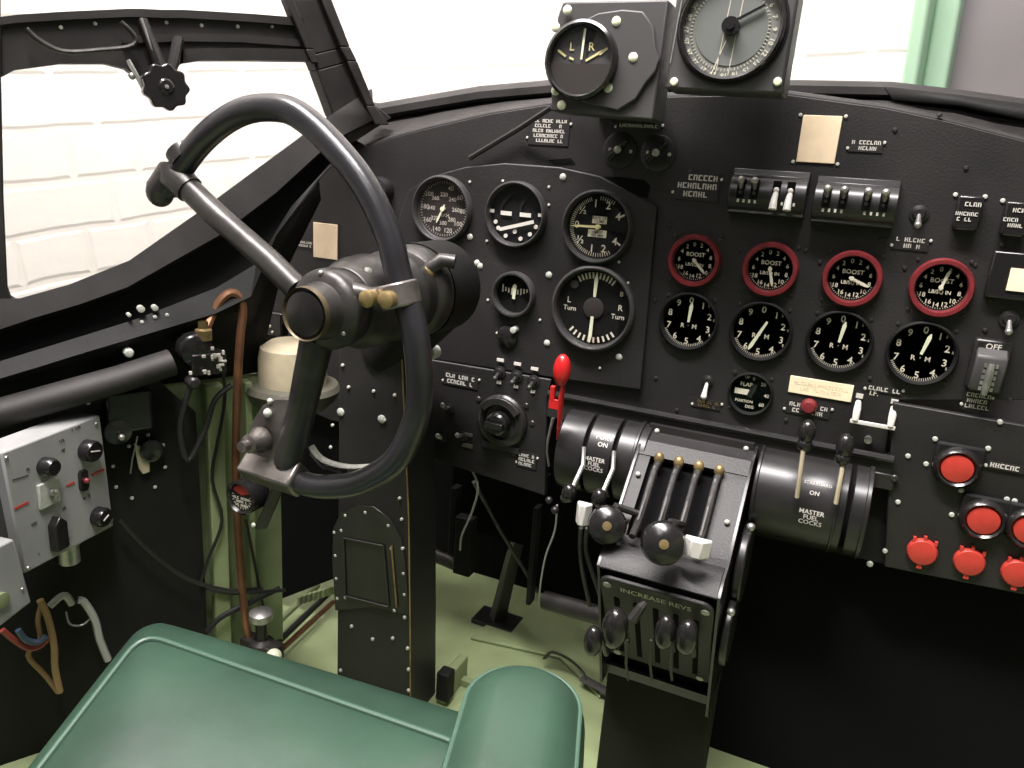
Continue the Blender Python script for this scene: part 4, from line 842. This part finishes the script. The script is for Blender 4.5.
# grey radio box
gd = ray(714, 182); gd.z = 0; gd.normalize()
rf = Fr(SID.w(100, 415, .055), gd)
t = thing('radio_control_box', 'light grey control box with black knobs on the left wall', 'radio control box', rf.mat(rf.o))
cn = [rf.l(x, y) for x, y in ((1, 453), (100, 415), (114, 526), (25, 574))]
b = MB(); b.prism(cn, 0, -.035); b.build('case', 'grey', t, bevel=.002)
def rl(x, y): return rf.l(x, y)
def rknob(name, x, y, prof, m='bake', n=24):
    u, w = rl(x, y); b = MB(); b.lathe(prof, c=(u, 0, w), n=n); return b.build(name, m, t, bevel=0)
rknob('knob', 86, 450, [(.0125, 0), (.0125, .010), (.011, .013), (0, .013)], n=14); rknob('knob', 97, 516, [(.0115, 0), (.0115, .010), (.010, .013), (0, .013)], n=14); rknob('knob', 44, 466, [(.010, 0), (.010, .010), (.008, .014), (0, .014)], n=18)
u, w = rl(54, 533); b = MB(); b.prism([(u-.008, w-.018), (u+.009, w-.018), (u+.009, w+.012), (u, w+.021), (u-.008, w+.012)], 0, .011); b.build('pointer_knob', 'bake', t, bevel=.0015)
u, w = rl(82, 480); b = MB(); b.prism([(u-.0055, w-.009), (u-.003, w-.0125), (u+.003, w-.0125), (u+.0055, w-.009), (u+.0055, w+.009), (u+.003, w+.0125), (u-.003, w+.0125), (u-.0055, w+.009)], 0, .004); b.build('toggle_plate', 'bake', t)
b = MB(); b.ball((u, -.006, w), .0036); b.build('toggle', 'redr', t)
u, w = rl(47, 493); b = MB(); b.box((u, -.002, w), (.026, .004, .028)); b.build('mounting_plate', 'stud', t, bevel=.001); b = MB(); b.ball((u, -.008, w+.002), .004); b.ball((u+.003, -.007, w-.006), .0035); b.tube([(u, -.004, w), (u-.002, -.014, w+.006)], .002, 6); b.build('toggle', 'steel', t)
for x0, y0, x1, y1 in ((91, 475, 104, 469), (66, 486, 74, 482), (14, 509, 28, 502)):
    b = MB(); a, c = rl(x0, y0), rl(x1, y1); b.bar(*a, *c, .0024, .0008); b.build('red_lettering', 'red', t, smooth=False)
b = MB(); 
for x, y, s_ in ((62, 440, 5), (63, 450, 3), (33, 524, 6), (86, 497, 6), (64, 508, 3), (38, 554, 3), (68, 539, 3), (76, 428, 8), (28, 469, 3)): u, w = rl(x, y); b.scrib(u, w, .0016*s_, .004, 1, .0008, x)
a, c = rl(12, 480), rl(28, 475); b.bar(*a, *c, .001, .0008)
b.build('lettering', 'greyd', t, smooth=False)
for (x, y), (x2, y2) in (((81, 450), (90, 449)), ((94, 519), (99, 513))):
    a, c = rl(x, y), rl(x2, y2); b = MB(); b.bar(*a, *c, .0012, .0138, .013); b.build('knob_line', 'placard', t)
screws(t, [rl(96, 424), rl(28, 568), rl(111, 520), rl(6, 458)], 'steel', .0025)
u, w = rl(80, 553); b = MB(); b.tube([V((u-.001, .014, w+.030)), V((u-.001, .014, w-.014))], .011, 20); b.tube([V((u-.001, .014, w+.016)), V((u-.001, .014, w+.008))], .0125, 20); b.build('connector', 'steel', t, bevel=.001)
# second grey box at the left edge
t = thing('grey_equipment_box', 'grey equipment box cut by the left frame edge, below the control box', 'equipment box', rf.mat(rf.o))
cn = [rf.l(x, y, .012) for x, y in ((-40, 566), (14, 539), (32, 602), (-30, 650))]
b = MB(); b.prism(cn, .012, -.03); b.build('case', 'grey', t, bevel=.002)
cn = [rf.l(x, y, -.01) for x, y in ((-40, 470), (2, 455), (14, 545), (-40, 570))]
b = MB(); b.prism(cn, -.012, -.035); b.build('upper_case', 'greyd', t, bevel=.002)
u, w = rf.l(0, 600, .012); b = MB(); b.lathe([(.008, .012), (.008, .016), (0, .017)], c=(u, 0, w), n=20); b.build('green_button', 'green', t); screws(t, [rf.l(22, 589, .012)], 'steel', .002, h=.012)
# wires below
def cable(label, pts, r, m, name='cable', fr=None, off=None, cat='cable', n=8, grp=None):
    b = MB(); b.tube([p if isinstance(p, V) else V(p) for p in smooth3(pts)], r, n); return tag(b.build(name, m), label, cat, grp)
def smooth3(p): return [V(q) for q in smoothp([tuple(v) for v in p], 4)]
def sc(pts, off): return [SID.w(x, y, off) for x, y in pts]
cable('tan cloth covered cable hanging below the grey control box', sc([(40, 600), (48, 618), (54, 645), (55, 668), (60, 692)], .05), .004, 'tan')
cable('thinner tan cable looping left of the thicker tan one', sc([(42, 603), (38, 620), (40, 640), (28, 655), (45, 675), (58, 692)], .045), .003, 'tan')
cable('dull red cable below the two grey boxes', sc([(2, 630), (14, 640), (28, 648), (40, 646), (48, 638)], .05), .0035, 'redw')
cable('blue grey cable beside the dull red one', sc([(18, 630), (26, 640), (38, 642), (46, 636)], .055), .0035, 'bluew')
cable('greasy grey braided cable arching down toward the seat', sc([(78, 600), (84, 602), (95, 620), (100, 640), (108, 660)], .05), .0045, 'clear')
cable('short grey braided cable left of the arching one', sc([(50, 606), (60, 597), (66, 596), (72, 604)], .045), .0045, 'clear')
cable('thin grey wire looped beside the braided cable', sc([(66, 612), (70, 624), (82, 625), (92, 617)], .045), .0012, 'clear')
# copper pipe, valve cluster
cable('copper pipe bent over the valve and running down the left wall', [SID.w(205, 332, .05)]+sc([(212, 315), (221, 300), (231, 293), (240, 298), (243, 312), (240, 340), (237, 400), (236, 480), (240, 560), (246, 625), (252, 645)], .04), .0055, 'copper', 'copper_pipe', cat='pipe')
t = on(SID, 'valve_block', 'black valve cluster with white specks at the end of the copper pipe', 'valve', 200, 352, .05)
b = MB(); b.lathe([(.020, -.02), (.022, .0), (.020, .010), (.012, .014), (0, .015)], n=12, c=(-.006, 0, .004)); b.box((.006, -.004, -.012), (.040, .026, .026)); b.build('body', 'bake', t, bevel=.002)
b = MB(); b.lathe([(.010, 0), (.010, .012), (.006, .014), (.006, .022)], ax='Z', c=(.004, -.004, .016), n=12); b.build('union_nut', 'brass', t)
b = MB()
for i in range(16): b.box((random.uniform(-.02, .024), -.019-random.uniform(0, .004), random.uniform(-.024, .016)), (random.uniform(.002, .006), .003, random.uniform(.002, .006)))
b.build('white_specks', 'placard', t)
b = MB(); b.lathe([(.0075, 0), (.0075, .016), (.005, .019), (0, .019)], c=(-.012, 0, -.034), n=16); b.build('end_cap', 'gun', t)
cable('black cable dropping from the valve cluster past the green wall', sc([(222, 365), (225, 392), (222, 420), (217, 445), (212, 480), (222, 520), (208, 560), (200, 585)], .025), .0022, 'wire')
cable('black cable looping under the valve cluster', sc([(196, 372), (186, 400), (180, 430), (188, 460), (205, 430), (215, 400), (232, 385)], .058), .0035, 'wire')
cable('long black cable curving along the lower left wall', sc([(120, 520), (150, 552), (190, 580), (240, 592), (285, 590)], .04), .0028, 'wire')
cable('black wire hanging straight down behind the brake gauge', sc([(246, 520), (254, 560), (262, 600), (266, 612)], .02), .0018, 'wire')
cable('two black pipes crossing low on the green wall', sc([(206, 588), (230, 592), (262, 590)], .02), .0045, 'wire', 'pipe', cat='pipe')
cable('black hose curving low behind the seat corner', sc([(207, 632), (220, 618), (245, 605), (280, 588)], .03), .004, 'wire', 'hose', cat='hose')
# vertical frames on the left wall
for i, (x0, x1, y0, y1, l_) in enumerate([(168, 196, 378, 640, 'green vertical wall stringer beside the dark electrical panel'), (243, 250, 330, 640, 'thin green wall stringer right behind the copper pipe')]):
    a = SID.l(x0 if i else 205, 450); c = SID.l(x1 if i else 222, 450); b = MB(); b.box(((a[0]+c[0])/2, -.006, .585), (abs(c[0]-a[0]), .022, .44)); tag(b.build('wall_stringer', 'green', mw=SID.mat(SID.o), bevel=.002), l_, 'stringer')
#==================================================================== floor level gear
def fl(px, py, z=FZ): return ZW(px, py, z)
t = thing('trim_rail', 'toothed black and rust rail on the green floor left of the column', 'rail', M.Identity(4))
b = MB(); b.tube([fl(275, 645, .385), fl(330, 592, .385)], .005, 8); b.build('rod', 'wire', t)
b = MB(); b.tube([fl(283, 648, .365), fl(333, 602, .365)], .0045, 8); b.build('rod', 'copper', t)
b = MB(); p, q = fl(268, 632, .375), fl(318, 585, .375)
b.tube([p, q], .005, 8)
b.build('rod', 'green', t)
b = MB(); p, q = fl(300, 600, .40), fl(333, 590, .40)
for i in range(8): c = p.lerp(q, i/7); b.box(c, (.005, .008, .014))
b.build('teeth', 'green', t)
t = thing('floor_valve', 'small steel capped valve on the floor near the seat corner', 'valve', M.Translation(SID.w(262, 655, .06)))
b = MB(); b.lathe([(.017, 0), (.017, .022), (.008, .026), (.008, .055)], ax='Z', n=20); b.box((0, 0, .012), (.06, .022, .022)); b.build('body', 'gun', t, bevel=.001); zz = t.location.z-FZ; b = MB(); b.cyl(V((0, 0, .0)), V((0, 0, -zz)), .012); b.build('riser', 'gun', t)
b = MB(); b.lathe([(.006, .05), (.016, .058), (.016, .068), (.010, .072), (0, .073)], ax='Z', n=24); b.build('cap', 'steel', t)
b = MB(); b.ball((.030, -.01, .014), .011); b.build('union', 'lum', t)
t = thing('rudder_bar', 'black braced rudder pedal frame standing on the floor beyond the column', 'rudder pedals', M.Identity(4))
f0 = fl(497, 622)
b = MB(); b.tube([f0+V((0, 0, .004)), PW(512, 560, f0.y-.01), PW(530, 500, f0.y)], [.016, .013, .011], 4); b.build('leg', 'gloss', t, bevel=.002)
b = MB(); b.box(f0+V((0, 0, .004)), (.075, .05, .008)); b.build('foot_plate', 'gloss', t, bevel=.001)
b = MB(); b.tube([PW(474, 482, .04), PW(500, 530, .08), PW(538, 592, .10)], .005, 8, flat=.6); b.build('strut', 'gloss', t)
b = MB(); b.tube([PW(545, 600, .06), PW(608, 618, .04)], .014, 14); b.build('cross_tube', 'gun', t)
b = MB(); b.tube([PW(430, 553, .13), PW(462, 566, .12)], .012, 14); b.build('cross_tube', 'gun', t)
for p_, s_ in ((PW(465, 545, .10), (.03, .02, .10)), (PW(534, 555, .07), (.008, .02, .16)), (PW(455, 520, .12), (.012, .02, .12))): b = MB(); b.box(p_, s_); b.build('pedal_arm', 'matte', t, bevel=.002)
b = MB(); b.box(PW(500, 500, .16), (.16, .03, .12)); b.build('pedal_housing', 'dark', t)
t = on(PAN, 'metal_strip', 'short pale metal strip along the bottom edge of the switch panel', 'strip', 462, 464, .002); b = MB(); b.box((0, -.004, 0), (.026, .004, .003)); b.build('strip', 'stud', t)  # plain pale metal strip, not a lamp
cable('thin pale wire hanging from the bottom of the switch panel', [PW(472, 470, -.005), PW(478, 488, .0), PW(472, 512, .01), PW(462, 535, .02), PW(460, 550, .03)], .0016, 'clear')
cable('thin pale wire hanging from below the red lever', [PW(557, 505, -.03), PW(555, 530, -.02), PW(546, 555, -.01), PW(541, 580, 0), PW(539, 600, .01)], .0014, 'clear')
for i, (x, l_) in enumerate([(580, 'left of two grey straps hanging under the white throttle tab'), (586, 'right of two grey straps hanging under the white throttle tab')]):
    cable(l_, [PW(x+1, 528, -.10), PW(x, 550, -.09), PW(x+3+i*4, 575, -.08), PW(x+10+i*8, 606, -.07)], .0028, 'gun', 'strap', cat='strap')
# floor fittings
t = thing('floor_bracket', 'low green bracket on the floor right of the column', 'bracket', M.Translation(fl(452, 690)))
b = MB(); b.box((0, 0, .02), (.014, .07, .04)); b.box((.03, .02, .006), (.07, .012, .012)); b.build('base', 'green', t, bevel=.002); b = MB(); b.box((.004, -.03, .032), (.020, .022, .045)); b.build('latch', 'matte', t, bevel=.003)
t = thing('floor_strap', 'grey curled steel strap lying on the floor left of the pedestal', 'strap', M.Identity(4))
b = MB(); b.tube(smooth3([fl(545, 658, .37), fl(553, 652, .39), fl(570, 660, .38), fl(583, 672, .37), fl(587, 682, .365)]), .005, 8, flat=.4); b.build('curl', 'gun', t)
b = MB(); b.tube([fl(582, 678, .365), fl(612, 694, .365)], .008, 8, flat=.5); b.build('tongue', 'gun', t)
t = thing('floor_plate', 'raised green floor plate to the left of the throttle pedestal', 'floor plate', M.Translation(fl(520, 640)))
b = MB(); q = [fl(*p)-t.location for p in ((470, 640), (520, 600), (600, 640), (600, 700), (560, 660))]; b.prism([(v.x, v.y) for v in q], 0, .006, f=lambda x, h, y: V((x, y, h+.0))); b.build('plate', 'green', t, bevel=.002)
#==================================================================== pilot's seat
sn = V((0, -.22, 1)).normalized(); so = V((-.4, -.41, .62))
def SW(px, py, off=0): d = ray(px, py); o = so+sn*off; return CAM+d*((o-CAM).dot(sn)/d.dot(sn))
seat = thing('pilot_seat', 'green leather pilot seat cushion with piped edge, bottom left', 'seat', M.Identity(4))
A = SW(143, 634); B = SW(452, 742); Lf = SW(40, 768); dirL = (Lf-A).normalized(); Cb = A+dirL*.42; dirF = (B-A).normalized(); Bf = A+dirF*.372; Db = Bf+V((0, -1, -.22)).normalized()*.36
def rounded(P, r, k=6):
    out = []
    for i in range(len(P)):
        a, p, c = P[i-1], P[i], P[(i+1) % len(P)]; u = (a-p).normalized()*r; w = (c-p).normalized()*r
        for j in range(k+1): t_ = j/k; out.append((p+u)*(1-t_)**2+p*2*t_*(1-t_)+(p+w)*t_**2)
    return out
loop = rounded([A, Bf, Db, Cb], .028)
cen = sum(loop, V((0, 0, 0)))/len(loop)
b = MB(); fwd = V((0, 1, .22)).normalized()
def ringof(out_, dz, squash=1.0):
    R = []
    for p in loop:
        d = p-cen; d.z = 0; d.normalize(); k = out_*(1+2.2*max(0, d.y)**2 if out_ > .005 else 1)
        R.append(b.bm.verts.new(p+d*k+sn*dz))
    return R
prof = [(-.20, .006), (-.12, .016), (-.06, .014), (-.02, .006), (-.004, .001), (.004, -.003), (.018, -.006), (.028, -.016), (.032, -.03), (.028, -.055), (.01, -.085), (.0, -.10)]
rings = []
for out_, dz in prof:
    if out_ < -.01:
        k = 1+out_/.21; rings.append([b.bm.verts.new(cen+(p-cen)*max(k, .02)+sn*dz) for p in loop])
    else: rings.append(ringof(out_, dz))
for a_, c_ in zip(rings, rings[1:]):
    for i in range(len(loop)): j = (i+1) % len(loop); b.face([a_[i], a_[j], c_[j], c_[i]])
b.face(rings[0]); b.face(rings[-1][::-1]); b.build('cushion', 'leather', seat, subd=1)
b = MB(); lp_ = [p+sn*.001 for p in loop]+[loop[0]+sn*.001, loop[1]+sn*.001]; b.tube(lp_, .0026, 8); b.build('piping', 'piping', seat)
b = MB(); P4 = [p+sn*(-.1) for p in (A, Bf, Db, Cb)]; n4 = [V((p.x, p.y, FZ)) for p in P4]; P4 = [p.lerp(cen, .12) for p in P4]; n4 = [p.lerp(V((cen.x, cen.y, FZ)), .15) for p in n4]
b.add(P4+n4, [(0, 1, 2, 3), (7, 6, 5, 4), (0, 4, 5, 1), (1, 5, 6, 2), (2, 6, 7, 3), (3, 7, 4, 0)]); b.build('seat_pan', 'greenw', seat)
# armrest
arm = thing('armrest', 'rounded green leather armrest pad at the bottom centre', 'armrest', M.Identity(4))
az = .735; e1 = ZW(600, 768, az-.02); e0 = ZW(457, 768, az-.02); tp = ZW(531, 650, az)
ax = V((tp.x-(e0.x+e1.x)/2+.012, tp.y-(e0.y+e1.y)/2, 0)).normalized(); ay = V((-ax.y, ax.x, 0)); w_ = .046
c0 = V((tp.x, tp.y, az))-ax*w_
b = MB(); 
def armloop(r, z):
    L_ = []; cb = c0-ax*max(0, .034-r)*.9
    for k in range(17): a = -pi/2+pi*k/16; L_.append(cb+ax*(r*math.cos(a))-ay*(-r*math.sin(a))+V((0, 0, z)))
    for s_ in (1, -1): 
        for q in ((.12, .24, .36) if s_ == 1 else (.36, .24, .12)): L_.append(c0-ax*q+ay*(r*s_)+V((0, 0, z)))
    return L_
pr = [(.016, .0040), (.022, .003), (.030, -.001), (.039, -.009), (.046, -.020), (.049, -.034), (.047, -.050), (.041, -.062), (.02, -.066)]
rg = [[b.bm.verts.new(p) for p in armloop(r, z)] for r, z in pr]
for a_, c_ in zip(rg, rg[1:]):
    for i in range(len(a_)): j = (i+1) % len(a_); b.face([a_[i], a_[j], c_[j], c_[i]])
b.face(rg[0]); b.face(rg[-1][::-1]); b.build('pad', 'leather', arm, subd=1)
b = MB(); L_ = armloop(.0425, -.0145); b.tube(L_[-2:]+L_[:19], .0018, 8); b.build('piping', 'piping', arm)
b = MB(); c = c0-ax*.12; b.tube([c+V((0, 0, -.05)), c+V((-.01, 0, -.2)), c+V((-.02, 0, -.38))], [.02, .02, .025], 8); b.build('support', 'greenw', arm)
#==================================================================== light
w = bpy.data.worlds.new('world'); S.world = w; w.use_nodes = True; N = w.node_tree.nodes; bg = N['Background']; bg.inputs[0].default_value = (1, .955, .955, 1); bg.inputs[1].default_value = .13
def area(name, loc, tgt, sx, sy, e, col=(1, .95, .935), spread=180):
    l = bpy.data.lights.new(name, 'AREA'); l.shape = 'RECTANGLE'; l.size = sx; l.size_y = sy; l.energy = e; l.color = col; l.spread = dig(spread)
    o = bpy.data.objects.new(name, l); COL.objects.link(o); o.location = loc; o.rotation_euler = (V(tgt)-V(loc)).to_track_quat('-Z', 'Y').to_euler(); return o
fxc = wf.l(640, 40)[0]
area('fill_light', H(fxc, FY-.9, 3.1), H(fxc, FY, .3), 2.0, .2, 88, spread=120)  # added unseen light that whitens the front wall
area('fill_light', H(WL+.6, CAM.dot(hy)+.4, 2.3), H(WL, CAM.dot(hy)+.7, .8), .3, 2.0, 8.5, spread=120)  # added unseen light that brightens the left brick wall
area('fill_light', (.1, -.9, 2.9), (-.2, -.1, 1), 1.6, .25, 2.6)  # overhead light put in for highlights on the wheel rim
vs = S.view_settings; vs.view_transform = 'Standard'; vs.look = 'None'; vs.exposure = 0; vs.gamma = 1; vs.use_curve_mapping = False
